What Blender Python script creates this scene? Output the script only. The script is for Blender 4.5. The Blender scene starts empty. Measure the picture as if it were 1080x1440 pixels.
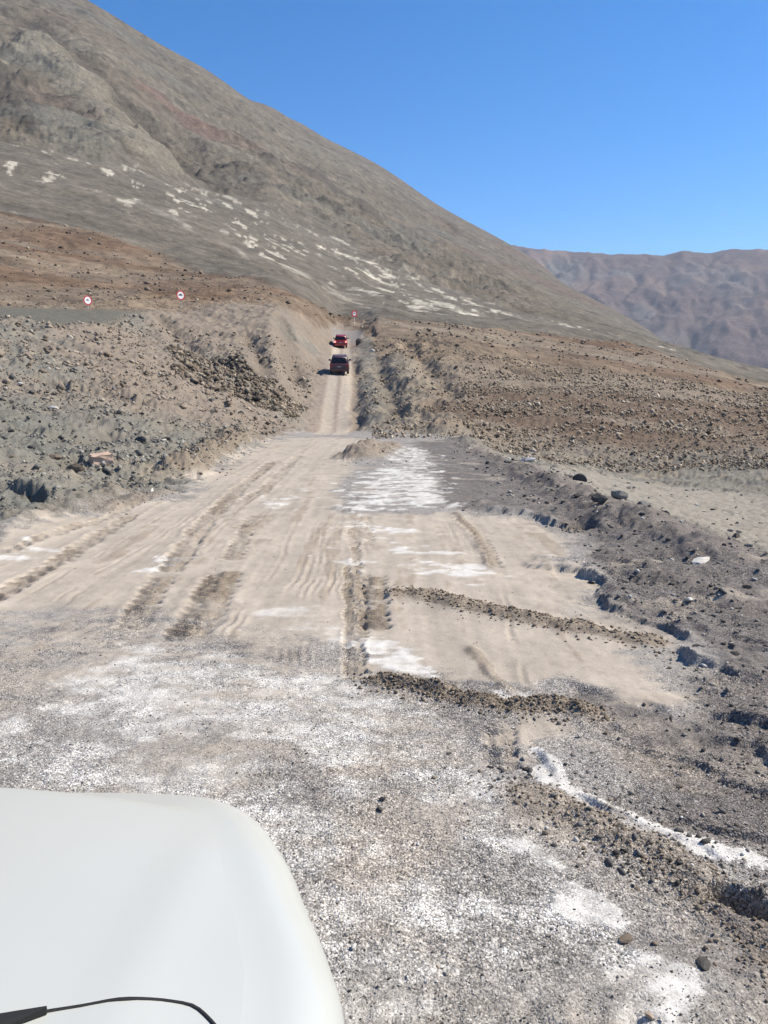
import bpy, bmesh, math, random
import numpy as np

random.seed(7)
RNG = np.random.default_rng(7)
scene = bpy.context.scene
COL = scene.collection

# ------------------------------------------------------------------ camera
EYE = 2.05
PITCH = math.radians(10.2)
FPX = 1109.0                      # focal length in photo pixels (1080 x 1440)
cam_d = bpy.data.cameras.new("camera")
cam = bpy.data.objects.new("camera", cam_d)
COL.objects.link(cam)
cam.location = (0, 0, EYE)
cam.rotation_euler = (math.pi / 2 - PITCH, 0, 0)
cam_d.sensor_fit = 'VERTICAL'
cam_d.sensor_height = 36
cam_d.lens = FPX / 1440 * 36
cam_d.clip_start = 0.05
cam_d.clip_end = 40000
scene.camera = cam

# ------------------------------------------------------------------ light
SUN_EL = math.radians(47)
SUN_AZ = math.radians(79)         # to the right of straight ahead (+Y towards +X)
w = bpy.data.worlds.new("World")
scene.world = w
w.use_nodes = True
nt = w.node_tree
bg = nt.nodes["Background"]
sky = nt.nodes.new("ShaderNodeTexSky")
sky.sky_type = 'NISHITA'
sky.sun_disc = False
sky.sun_elevation = SUN_EL
sky.sun_rotation = SUN_AZ
sky.altitude = 3200
sky.air_density = 1.0
sky.dust_density = 0.15
sky.ozone_density = 3.0
hs = nt.nodes.new("ShaderNodeHueSaturation")
hs.inputs["Saturation"].default_value = 1.34
hs.inputs["Value"].default_value = 1.13
nt.links.new(sky.outputs[0], hs.inputs["Color"])
nt.links.new(hs.outputs[0], bg.inputs["Color"])
bg.inputs["Strength"].default_value = 0.125

sun_d = bpy.data.lights.new("sun", 'SUN')
sun_d.energy = 4.7
sun_d.angle = math.radians(0.5)
sun_d.color = (1.0, 0.915, 0.755)
sun = bpy.data.objects.new("sun", sun_d)
COL.objects.link(sun)
sun.location = (30, 20, 60)
sun.rotation_euler = (math.pi / 2 - SUN_EL, 0, math.pi - SUN_AZ)
vs = scene.view_settings
vs.view_transform = 'Standard'
vs.look = 'None'
vs.exposure = 0.56
vs.gamma = 1
vs.use_curve_mapping = False

# ------------------------------------------------------------------ noise
_perm = np.random.default_rng(3).permutation(256)
_perm = np.concatenate([_perm, _perm]).astype(np.int64)
_ga = np.arange(16) * (2 * np.pi / 16)
_gx, _gy = np.cos(_ga).astype(np.float32), np.sin(_ga).astype(np.float32)


def perlin(x, y, seed=0):
    x = np.asarray(x, np.float64) + seed * 17.31
    y = np.asarray(y, np.float64) - seed * 9.77
    xf0, yf0 = np.floor(x), np.floor(y)
    xf = (x - xf0).astype(np.float32)
    yf = (y - yf0).astype(np.float32)
    xi = xf0.astype(np.int64) & 255
    yi = yf0.astype(np.int64) & 255

    def g(ax, ay, dx, dy):
        h = _perm[_perm[ax & 255] + (ay & 255)] & 15
        return _gx[h] * dx + _gy[h] * dy
    u = xf * xf * xf * (xf * (xf * 6 - 15) + 10)
    v = yf * yf * yf * (yf * (yf * 6 - 15) + 10)
    a = g(xi, yi, xf, yf)
    b = g(xi + 1, yi, xf - 1, yf)
    c = g(xi, yi + 1, xf, yf - 1)
    d = g(xi + 1, yi + 1, xf - 1, yf - 1)
    p = a + u * (b - a)
    q = c + u * (d - c)
    return (p + v * (q - p)) * 1.5


def fbm(x, y, octaves=4, seed=0, gain=0.5):
    s, a, t = 0, 1.0, 0
    f = 1.0
    for k in range(octaves):
        s = s + a * perlin(x * f, y * f, seed + k)
        t += a
        a *= gain
        f *= 2.03
    return s / t * 1.35


def ridged(x, y, octaves=4, seed=0, gain=0.5):
    s, a, t = 0, 1.0, 0
    f = 1.0
    for k in range(octaves):
        s = s + a * (1 - np.abs(perlin(x * f, y * f, seed + k)) * 1.6)
        t += a
        a *= gain
        f *= 2.03
    return s / t


def sstep(a, b, x):
    t = np.clip((x - a) / (b - a), 0, 1)
    return t * t * (3 - 2 * t)


# ------------------------------------------------------------------ smooth relief
# Surveyed profiles: along a bearing, how high the land stands at each distance,
# written as the photo row it is seen at.
CP, SP = math.cos(PITCH), math.sin(PITCH)
SLOPE = -0.030


def row_to_z(az, row, d):
    v = (720 - row) / FPX
    ca = math.cos(az)
    t = (v * CP * ca - SP * ca) / (CP + v * SP)
    return EYE + t * d


def bearing(px):
    return math.atan((px - 540) / FPX / CP)


PROF = {
    -300: [(9, None), (12, 745), (15, 690), (20, 620), (26, 570), (36, 520), (50, 470), (70, 425), (80, 410), (96, 408),
           (130, 370), (190, 300), (280, 220), (450, 160), (700, 60), (1000, -60), (1400, -200), (1900, -330)],
    0: [(11, None), (12.5, 734), (14.5, 700), (17, 662), (24, 603), (32, 553), (45, 503), (62, 462), (76, 438), (82, 430), (97, 428),
        (130, 400), (190, 345), (280, 285), (450, 243), (700, 182), (1000, 95), (1400, -10), (1900, -138)],
    150: [(14, None), (16.5, 690), (19, 662), (24, 618), (36, 560), (55, 502), (80, 452), (88, 433), (103, 430), (135, 405),
          (180, 370), (260, 325), (450, 278), (700, 226), (1100, 120), (1760, -18)],
    300: [(23, None), (26, 640), (32, 610), (42, 578), (58, 540), (75, 500), (92, 458), (106, 429), (118, 426), (140, 410), (190, 383),
          (400, 335), (800, 272), (1200, 200), (1850, 82)],
    385: [(34, None), (44, 604), (52, 592), (62, 560), (72, 520), (85, 475), (96, 445), (108, 428), (122, 418), (150, 401),
          (400, 372), (800, 300), (1300, 215), (2050, 141)],
    425: [(36, None), (50, 608), (59, 602), (68, 572), (77, 540), (86, 506), (98, 468), (110, 441), (122, 428), (143, 417),
          (400, 388), (800, 322), (1400, 232), (2150, 164)],
    452: [(37, None), (52, 609.5), (62, 605), (72, 566), (83, 527), (95, 508), (105, 485), (116, 465), (130, 450), (150, 431),
          (400, 402), (800, 335), (1400, 245), (2200, 182)],
    478: [(38, None), (52, 609.5), (62, 606), (72, 567), (83, 527.5), (100, 506), (116, 490), (140, 470), (163, 455), (185, 452), (220, 448),
          (400, 415), (800, 348), (1400, 262), (2250, 198)],
    505: [(38, None), (52, 609.5), (60, 604), (70, 570), (82, 534), (97, 505), (116, 486), (140, 470), (163, 455), (185, 450), (220, 444),
          (400, 420), (800, 358), (1400, 275), (2280, 212)],
    530: [(38, None), (51, 609), (59, 599), (68, 567), (80, 533), (93, 506), (108, 486), (124, 466), (143, 448), (160, 443),
          (350, 430), (600, 398), (1000, 340), (1500, 285), (2300, 226)],
    620: [(33, None), (44, 606), (54, 597), (64, 566), (77, 526), (94, 496), (118, 472), (150, 455),
          (350, 441), (650, 414), (1000, 378), (1500, 335), (2400, 291)],
    750: [(19, None), (22, 661), (30, 651), (40, 648), (46, 628), (52, 604), (66, 562), (85, 530), (110, 505), (150, 484), (205, 470),
          (450, 457), (900, 428), (1500, 398), (2400, 371)],
    900: [(11, None), (14, 722), (20, 694), (30, 678), (36, 671), (41, 648), (46, 625), (60, 578), (80, 548), (110, 526), (160, 508), (235, 496),
          (600, 484), (1200, 474), (1900, 465)],
    1080: [(7.5, None), (10, 800), (15, 752), (22, 714), (29, 694), (33, 676), (38, 655), (50, 617), (66, 592), (95, 571), (140, 555), (225, 541),
           (600, 531), (1200, 523)],
    1400: [(6, None), (10, 850), (15, 770), (22, 726), (30, 690), (40, 668), (60, 640), (95, 615), (140, 598), (225, 582),
           (600, 566), (1200, 556)],
}
NA, NL, LMAX = 1440, 520, math.log(9000.0)
LG = np.linspace(0, LMAX, NL)
DG = np.exp(LG)
cols_az, cols_z = [], []
for px, pts in PROF.items():
    az = bearing(px)
    dp = pts[0][0]
    ds = list(np.linspace(1, dp, 6))
    zs = [SLOPE * d * math.cos(az) for d in ds]
    for d, row in pts[1:]:
        ds.append(d)
        zs.append(row_to_z(az, row, d))
    dl, zl = ds[-1], zs[-1]
    ds += [dl * 1.12, dl * 1.5, 9000]
    zs += [zl - 0.02 * dl, zl - 0.12 * dl, -150.0]
    cols_az.append(az)
    cols_z.append(np.interp(DG, ds, zs))
for azd, pts in {-85: [(1, 0), (12, 0), (30, 3), (80, 14), (300, 80), (1500, 500), (3000, 700), (9000, 0)],
                 -130: [(1, 0), (14, .3), (40, 2), (200, 16), (1500, 160), (9000, 0)],
                 180: [(1, 0.03), (20, .6), (100, 3), (1000, 40), (9000, 0)],
                 130: [(1, 0), (15, .1), (100, -2), (1000, -10), (9000, -60)],
                 80: [(1, 0), (8, -.05), (20, -1.3), (60, -3), (300, -9), (1000, -40), (9000, -150)]}.items():
    cols_az.append(math.radians(azd))
    cols_z.append(np.interp(DG, [p[0] for p in pts], [p[1] for p in pts]))
order = np.argsort(cols_az)
A = np.array(cols_az)[order]
Z = np.array(cols_z)[order]
A = np.concatenate([A[-2:] - 2 * np.pi, A, A[:2] + 2 * np.pi])
Z = np.concatenate([Z[-2:], Z, Z[:2]])
# cubic Hermite across bearings with limited slopes
dA = np.diff(A)[:, None]
sec = np.diff(Z, axis=0) / dA
m = np.zeros_like(Z)
same = sec[1:] * sec[:-1] > 0
w1, w2 = dA[1:] * 2 + dA[:-1], dA[1:] + 2 * dA[:-1]
with np.errstate(divide='ignore', invalid='ignore'):
    hm = (w1 + w2) / (w1 / sec[:-1] + w2 / sec[1:])
m[1:-1] = np.where(same, hm, 0)
AG = -np.pi + (np.arange(NA) + 0.5) * (2 * np.pi / NA)
k = np.clip(np.searchsorted(A, AG) - 1, 0, len(A) - 2)
h = (A[k + 1] - A[k])[:, None]
t = ((AG - A[k])[:, None]) / h
TAB = ((2 * t**3 - 3 * t**2 + 1) * Z[k] + (t**3 - 2 * t**2 + t) * h * m[k]
       + (-2 * t**3 + 3 * t**2) * Z[k + 1] + (t**3 - t**2) * h * m[k + 1])


def blur(a, sig, axis, wrap):
    r = int(3 * sig) + 1
    kx = np.exp(-0.5 * (np.arange(-r, r + 1) / sig) ** 2)
    kx /= kx.sum()
    pad = [(0, 0), (0, 0)]
    pad[axis] = (r, r)
    p = np.pad(a, pad, mode='wrap' if wrap else 'edge')
    out = 0
    for i, kk in enumerate(kx):
        sl = [slice(None), slice(None)]
        sl[axis] = slice(i, i + a.shape[axis])
        out = out + kk * p[tuple(sl)]
    return out


TAB = blur(blur(TAB, 1.6, 0, True), 1.3, 1, False)


def base_z(x, y):
    d = np.maximum(np.hypot(x, y), 1.0)
    az = np.arctan2(x, y)
    fa = (az + np.pi) / (2 * np.pi / NA) - 0.5
    fl = np.minimum(np.log(d) / LMAX * (NL - 1), NL - 1.001)
    ia = np.floor(fa).astype(int)
    il = np.floor(fl).astype(int)
    ta, tl = fa - ia, fl - il
    i0, i1 = ia % NA, (ia + 1) % NA
    zt = ((TAB[i0, il] * (1 - ta) + TAB[i1, il] * ta) * (1 - tl)
          + (TAB[i0, il + 1] * (1 - ta) + TAB[i1, il + 1] * ta) * tl)
    pl = SLOPE * y
    wgt = sstep(5.0, 7.5, d)
    return pl * (1 - wgt) + zt * wgt


_lin = np.concatenate([np.linspace(1.2, 10, 900), np.linspace(10, 45, 900)[1:], np.exp(np.linspace(math.log(45), math.log(2600), 2500))[1:]])


def ground_at(px, py, far=1e9):
    """first point of the smooth relief seen at a photo pixel"""
    cx, cy = (px - 540) / FPX, (720 - py) / FPX
    dx, dy, dz = cx, CP + SP * cy, -SP + CP * cy
    hyp = math.hypot(dx, dy)
    dx, dy, dz = dx / hyp, dy / hyp, dz / hyp
    zz = base_z(dx * _lin, dy * _lin)
    below = np.nonzero((EYE + dz * _lin <= zz) & (_lin < far))[0]
    if len(below) == 0:
        i = int(np.argmin(np.abs(EYE + dz * _lin - zz)))
        d = _lin[i]
    else:
        i = below[0]
        if i == 0:
            d = _lin[0]
        else:
            g0 = EYE + dz * _lin[i - 1] - zz[i - 1]
            g1 = EYE + dz * _lin[i] - zz[i]
            d = _lin[i - 1] + (_lin[i] - _lin[i - 1]) * g0 / (g0 - g1)
    return dx * d, dy * d


def trace(pts):
    return np.array([ground_at(*p) for p in pts])


def poly_dist(X, Y, P, closed=False):
    """distance to a polyline, run length along it, signed side"""
    n = len(P)
    best = np.full(X.shape, 1e9)
    run = np.zeros(X.shape)
    side = np.zeros(X.shape)
    acc = 0.0
    for i in range(n if closed else n - 1):
        ax, ay = P[i]
        bx, by = P[(i + 1) % n]
        ex, ey = bx - ax, by - ay
        L2 = ex * ex + ey * ey + 1e-12
        L = math.sqrt(L2)
        tt = np.clip(((X - ax) * ex + (Y - ay) * ey) / L2, 0, 1)
        qx, qy = X - (ax + tt * ex), Y - (ay + tt * ey)
        d2 = qx * qx + qy * qy
        mk = d2 < best
        best = np.where(mk, d2, best)
        run = np.where(mk, acc + tt * L, run)
        side = np.where(mk, (ex * qy - ey * qx) / L, side)
        acc += L
    return np.sqrt(best), run, side, acc


def poly_sd(X, Y, P):
    """signed distance, positive inside"""
    d, _, _, _ = poly_dist(X, Y, P, True)
    inside = np.zeros(X.shape, bool)
    n = len(P)
    for i in range(n):
        ax, ay = P[i]
        bx, by = P[(i + 1) % n]
        c = (ay > Y) != (by > Y)
        if ay != by:
            inside ^= c & (X < (bx - ax) * (Y - ay) / (by - ay) + ax)
    return np.where(inside, d, -d)


def boxed(X, Y, P, margin):
    lo, hi = P.min(0) - margin, P.max(0) + margin
    return np.nonzero((X > lo[0]) & (X < hi[0]) & (Y > lo[1]) & (Y < hi[1]))[0]


# ------------------------------------------------------------------ what lies on the ground
SAND = trace([(392, 619), (450, 614), (520, 618), (507, 640), (500, 662), (480, 690), (476, 720), (560, 722), (645, 722), (740, 726), (800, 745),
              (826, 762), (815, 783), (772, 790), (830, 800), (850, 825), (848, 850), (880, 870), (930, 890), (962, 915), (905, 922),
              (950, 960), (978, 987), (955, 1005), (880, 985), (800, 965), (772, 985), (720, 975), (640, 962), (560, 955), (510, 962),
              (480, 965), (420, 945), (360, 935), (300, 915), (240, 905), (190, 905), (140, 880), (60, 868), (0, 872), (-140, 880),
              (-170, 800), (0, 742), (60, 718), (130, 715), (180, 711), (250, 702), (270, 674), (330, 643), (365, 622)])
SPILL = trace([(-140, 860), (60, 850), (240, 880), (480, 940), (560, 950), (540, 1000), (430, 985), (300, 1010), (120, 930), (-140, 930)])
SILT = [(trace(p), st) for p, st in [
    ([(230, 960), (400, 935), (500, 955), (450, 1040), (330, 1085), (240, 1050)], .8),
    ([(440, 1000), (600, 980), (600, 1060), (540, 1130), (460, 1120)], .7),
    ([(330, 1130), (520, 1150), (640, 1260), (600, 1420), (470, 1420), (400, 1230)], .42),
    ([(0, 900), (140, 880), (240, 900), (150, 960), (0, 1010), (-150, 1000)], .7),
    ([(610, 1040), (700, 1080), (760, 1130), (860, 1200), (800, 1200), (680, 1130)], .8),
    ([(760, 1120), (880, 1170), (1000, 1240), (1100, 1300), (1000, 1300), (850, 1220)], .5),
    ([(830, 990), (960, 1010), (1080, 1080), (1000, 1090), (880, 1050)], .32),
    ([(860, 1030), (960, 1060), (1010, 1090), (940, 1090)], .5),
    ([(900, 900), (1000, 960), (1080, 980), (1080, 1010), (960, 990)], .4)]]
SAND2 = trace([(680, 990), (720, 985), (800, 1000), (860, 1040), (868, 1060), (800, 1050), (765, 1060), (795, 1092), (740, 1090),
               (690, 1100), (660, 1082), (668, 1030)])
SAND3 = trace([(845, 1400), (880, 1392), (940, 1425), (960, 1470), (850, 1470)])
DARK = trace([(575, 622), (604, 640), (612, 672), (640, 716), (740, 720), (800, 742), (828, 760), (820, 785), (832, 800), (852, 825),
              (850, 850), (890, 868), (990, 905), (1000, 940), (962, 955), (985, 985), (950, 1006), (870, 975), (792, 962), (785, 985),
              (830, 1005), (872, 1040), (877, 1075), (900, 1110), (872, 1122), (900, 1150), (960, 1175), (1010, 1195), (1080, 1202),
              (1300, 1300), (1500, 1100), (1300, 850), (1080, 775), (930, 722), (760, 664), (640, 618)])
RUBBLE = trace([(690, 1090), (760, 1120), (850, 1150), (990, 1197), (1100, 1235), (1200, 1330), (1150, 1500), (1050, 1420), (960, 1300),
                (850, 1215), (740, 1150)])
FLOOR = trace([(705, 652), (760, 656), (830, 667), (930, 682), (1080, 700), (1300, 735), (1300, 800), (1080, 775), (1000, 745), (900, 715), (800, 688)])
SALT = [(trace(p), s) for p, s in [
    ([(560, 632), (600, 628), (622, 670), (640, 718), (560, 716), (476, 720), (482, 690), (510, 664), (560, 655)], .86),
    ([(470, 733), (560, 739), (650, 748), (560, 753), (480, 745)], .82),
    ([(560, 778), (690, 795), (745, 816), (640, 808)], .84),
    ([(470, 772), (530, 788), (500, 802), (460, 790)], .8),
    ([(500, 752), (590, 768), (690, 786), (650, 782), (560, 772)], .8),
    ([(515, 786), (600, 792), (700, 818), (600, 808), (540, 800)], .85),
    ([(515, 900), (560, 898), (600, 925), (640, 966), (580, 950), (535, 930)], 1.05),
    ([(175, 902), (300, 918), (480, 950), (560, 975), (640, 1010), (668, 1060), (620, 1110), (500, 1080), (400, 1050), (200, 1045), (60, 1010), (60, 965), (150, 940)], .74),
    ([(95, 985), (200, 940), (260, 950), (230, 1000), (120, 1015), (60, 1008)], .62),
    ([(755, 1035), (795, 1085), (850, 1128), (920, 1158), (990, 1186), (1080, 1212), (1200, 1260), (1190, 1290), (1080, 1238), (980, 1204), (880, 1168), (800, 1115), (735, 1082), (760, 1065)], 1.1),
    ([(660, 1095), (740, 1150), (830, 1205), (890, 1270), (965, 1345), (1010, 1405), (1030, 1480), (930, 1450), (860, 1330), (760, 1255), (690, 1190)], .84),
    ([(855, 1310), (925, 1320), (960, 1370), (930, 1400), (880, 1350)], .88),
    ([(670, 1150), (700, 1165), (790, 1185), (850, 1225), (790, 1270), (700, 1235)], .82),
    ([(560, 1040), (660, 1060), (720, 1120), (800, 1190), (900, 1290), (980, 1400), (1000, 1480), (880, 1480), (780, 1300), (660, 1190), (570, 1110)], .76),
    ([(-60, 800), (60, 762), (70, 775), (0, 800)], .8),
    ([(200, 803), (235, 780), (246, 790), (225, 806)], 1.1),
    ([(375, 705), (440, 690), (430, 702), (390, 716)], .8),
    ([(0, 990), (60, 1040), (300, 1060), (520, 1100), (600, 1180), (760, 1330), (860, 1500), (300, 1500), (0, 1200)], .52),
    ([(360, 850), (440, 858), (500, 890), (470, 900), (400, 880)], .6),
    ([(690, 940), (735, 985), (700, 972)], .9),
]]
# wheel ruts: path, half width, depth (+ ridge), lug pitch, how brown
TRACK = [(trace(p), hw, dz, pit, br) for p, hw, dz, pit, br in [
    ([(-60, 868), (5, 836), (60, 803), (130, 757), (190, 721)], .14, -.03, .26, .85),
    ([(-60, 790), (40, 765), (130, 735), (215, 700)], .09, -.02, .24, .5),
    ([(385, 648), (335, 688), (285, 738), (247, 790), (236, 806)], .16, -.04, .30, .85),
    ([(420, 640), (370, 690), (330, 712)], .15, -.03, .34, .45),
    ([(232, 806), (205, 845), (178, 890)], .14, -.03, .20, .75),
    ([(352, 736), (325, 790)], .12, -.02, .24, .6),
    ([(320, 800), (292, 850), (258, 904)], .20, -.035, .19, .95),
    ([(372, 722), (345, 745)], .22, -.02, .25, .8),
    ([(490, 790), (491, 850), (492, 960)], .05, -.03, .12, .75),
    ([(499, 760), (507, 850), (509, 960)], .045, -.025, .12, .65),
    ([(524, 806), (526, 850), (526, 892)], .13, -.04, .20, 1.0),
    ([(505, 725), (507, 745), (506, 770)], .18, -.02, .2, .45),
    ([(640, 724), (680, 760), (700, 800)], .07, -.015, .2, .45),
    ([(700, 1010), (705, 1090)], .10, -.02, .14, .4),
]]
GROOVE = [trace(p) for p in [
    [(452, 732), (436, 790), (412, 850)], [(460, 732), (447, 790), (424, 850)], [(466, 732), (456, 790), (436, 850)], [(444, 732), (426, 790), (398, 845)],
    [(420, 730), (392, 790), (360, 840)], [(470, 780), (464, 850)], [(478, 780), (474, 850)], [(484, 780), (482, 850)],
    [(340, 850), (300, 905)], [(352, 850), (312, 910)], [(398, 885), (384, 940)], [(410, 885), (398, 945)], [(422, 885), (412, 945)], [(432, 885), (424, 950)],
    [(300, 690), (220, 770)], [(320, 690), (240, 770)], [(330, 760), (300, 800)], [(640, 730), (668, 780)], [(650, 726), (680, 780)], [(628, 730), (650, 780)],
    [(360, 660), (240, 745), (60, 855)], [(366, 662), (250, 745), (75, 858)], [(345, 655), (215, 735), (20, 850)], [(395, 650), (310, 720), (200, 800)], [(430, 640), (350, 700), (270, 790)], [(455, 640), (400, 690), (340, 760)], [(500, 690), (498, 760), (486, 850)], [(484, 690), (478, 760), (462, 850)], [(515, 730), (516, 800), (514, 900)],
    [(497, 1010), (540, 1110)], [(508, 1008), (552, 1108)], [(745, 980), (715, 870), (705, 820)], [(690, 1000), (692, 1085)], [(725, 1000), (722, 1085)],
]]
# ridges of mud pushed up by wheels and blades: path, half width, height, brown
RIDGE = [(trace(p), hw, hz, br) for p, hw, hz, br in [
    ([(540, 832), (600, 838), (650, 852), (720, 866), (800, 880), (870, 893), (935, 912)], .20, .085, .75),
    ([(500, 955), (580, 966), (650, 985), (720, 996), (810, 996), (850, 1015)], .13, .075, .9),
    ([(250, 672), (290, 648), (330, 622), (352, 612)], .55, .45, .75),
    ([(120, 722), (190, 706), (245, 690)], .28, .12, .55),
    ([(500, 652), (525, 634), (560, 628)], .8, .45, .8),
    ([(600, 608), (650, 604), (705, 622)], 1.3, .8, 1.0),
    ([(640, 614), (690, 640), (740, 664), (800, 694), (860, 722), (940, 750), (1030, 786), (1150, 820)], .6, .24, .15),
    ([(830, 770), (900, 800), (1000, 840), (1120, 880)], .4, .12, .1),
    ([(690, 1100), (760, 1128), (850, 1160), (940, 1215), (1040, 1290), (1100, 1380)], .16, .05, .5),
    ([(660, 910), (690, 950), (730, 985)], .06, .03, .6),
    ([(392, 612), (300, 640), (150, 700), (0, 730)], .25, .08, .3),
    ([(640, 720), (665, 745), (690, 800)], .07, .03, .5),
]]
# broken edges: the right side (towards the camera) drops: path, drop, fade
STEP = [(trace(p), dz, fade) for p, dz, fade in [
    ([(640, 716), (700, 719), (740, 722), (775, 735), (800, 738), (832, 748)], .11, 1.6),
    ([(720, 795), (800, 802), (848, 820), (852, 850), (890, 866), (990, 905)], .11, .8),
    ([(905, 983), (950, 1004)], .07, .5),
    ([(985, 988), (1040, 1012), (1100, 1024), (1200, 1050)], .10, .7),
    ([(940, 905), (985, 935), (1030, 955), (1100, 960)], .09, .6),
    ([(800, 1108), (850, 1140), (910, 1168), (985, 1192), (1030, 1226)], .05, .35),
    ([(1000, 1245), (1030, 1262), (1075, 1285), (1110, 1320)], .16, .4),
    ([(755, 1035), (768, 1075), (800, 1108)], .025, .25),
    ([(0, 700), (60, 708), (120, 720)], .15, .6),
    ([(1060, 1020), (1100, 1100)], .05, .4),
]]
HOLE = [(np.array(ground_at(*p)), r, dz) for p, r, dz in [((1030, 1268), .13, -.13), ((1060, 1290), .09, -.1), ((18, 690), .55, -.55), ((45, 700), .4, -.4), ((820, 738), .3, -.2)]]

GULLY = [(trace(p), hw, dep) for p, hw, dep in [
    ([(205, 432), (255, 429), (300, 428), (372, 426)], .55, -.55), ([(-200, 432.5), (0, 431), (120, 433.5), (205, 434)], .5, -.3),
    ([(222, 442), (255, 476), (290, 500), (360, 532), (425, 566)], 1.1, -.9),
    ([(345, 462), (366, 500), (372, 528)], 1.0, -.8), ([(395, 445), (410, 490), (414, 540)], .9, -.7),
    ([(503, 606), (501, 566), (499, 530), (498, 505)], .45, -.45),
    ([(560, 470), (600, 510), (640, 560)], .9, -.6), ([(530, 500), (548, 545), (560, 590)], .8, -.6),
    ([(260, 520), (330, 552), (400, 590)], 1.2, -.6), ([(40, 520), (120, 545), (230, 575)], .9, -.5), ([(0, 600), (90, 612), (180, 606)], .5, -.35), ([(30, 650), (110, 640), (150, 655)], .3, -.3)]]
ROAD_FAR = trace([(424, 606), (440, 566), (452, 535), (464, 505), (470, 480), (468, 458), (516, 456), (506, 476), (498, 498), (500, 530), (503, 566), (506, 606)])
WHEEL_FAR = [trace([(452, 611), (463, 570), (469, 530), (472, 500), (476, 474)]), trace([(478, 611), (485, 570), (488, 530), (488, 500), (487, 476)])]
ROADWAY = trace([(392, 612), (424, 606), (506, 606), (600, 612), (640, 618), (760, 664), (930, 722), (1080, 790), (1500, 1100), (1500, 1480), (-500, 1480), (-300, 900), (0, 735), (130, 712),
                 (250, 690), (330, 640)])
STRIP = trace([(-250, 431), (0, 431), (120, 433), (215, 434), (165, 452), (80, 458), (0, 448), (-250, 446)])

PXS = [-300, 0, 150, 300, 385, 425, 452, 478, 505, 530, 620, 750, 900, 1080, 1400]
BZ = np.array([bearing(p) for p in PXS])
D1 = [80, 83, 89, 108, 110, 112, 118, 164, 150, 98, 90, 90, 95, 108, 120]     # foot of the brown hills
D2 = [270, 278, 255, 195, 152, 142, 152, 190, 180, 142, 160, 210, 245, 240, 240]   # hills end, grey fan begins
D4 = [1900, 1900, 1760, 1850, 2050, 2150, 2200, 2250, 2280, 2300, 2400, 2400, 1900, 1200, 1200]   # skyline
D3 = [650, 700, 720, 860, 880, 900, 910, 900, 850, 800, 740, 580, 560, 600, 600]   # fan ends, mountain begins

FARLINE_PX = [
    ([(20, 12), (70, 55), (130, 105), (200, 168), (265, 232), (330, 285), (400, 312), (485, 352)], 34, -22, (.088, .074, .058), .8),
    ([(0, 62), (60, 82), (130, 140), (200, 205), (270, 262), (340, 305), (420, 330), (480, 350)], 42, 24, (.185, .165, .128), .8),
    ([(60, 150), (140, 220), (220, 270), (330, 312)], 45, 10, (.150, .143, .118), .7),
    ([(0, 100), (20, 150), (50, 185)], 22, 10, (.075, .068, .056), .7),
    ([(180, 95), (240, 150), (310, 205)], 50, 6, (.150, .102, .080), .8),
    ([(255, 190), (320, 240), (390, 300)], 22, -8, (.090, .075, .060), .6),
    ([(430, 235), (480, 275), (530, 312)], 26, 9, (.085, .073, .060), .7),
    ([(530, 250), (590, 290), (650, 330)], 26, 9, (.090, .077, .062), .6),
    ([(490, 345), (440, 300), (380, 262)], 26, -10, (.110, .098, .080), .6),
    ([(640, 330), (720, 385), (800, 430)], 30, 6, (.160, .140, .108), .5),
]
C = lambda r, g, b: np.array([r, g, b], np.float32)
SANDC, SALTC, GRAVC, DARKC = C(.415, .357, .293), C(.62, .595, .555), C(.290, .268, .245), C(.148, .130, .119)
BROWNC, DEBRISC, PINKC, FLOORC = C(.195, .155, .115), C(.192, .176, .147), C(.230, .185, .145), C(.28, .250, .205)
TERRC, RUSTC, FANC, MOUNTC = C(.205, .158, .114), C(.165, .110, .073), C(.146, .127, .101), C(.144, .122, .092)

FARLINE = [(trace(p), hw, hz, C(*c_), st) for p, hw, hz, c_, st in FARLINE_PX]


def mixc(col, c, f):
    col += (c - col) * np.clip(f, 0, 1)[:, None].astype(np.float32)


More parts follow.
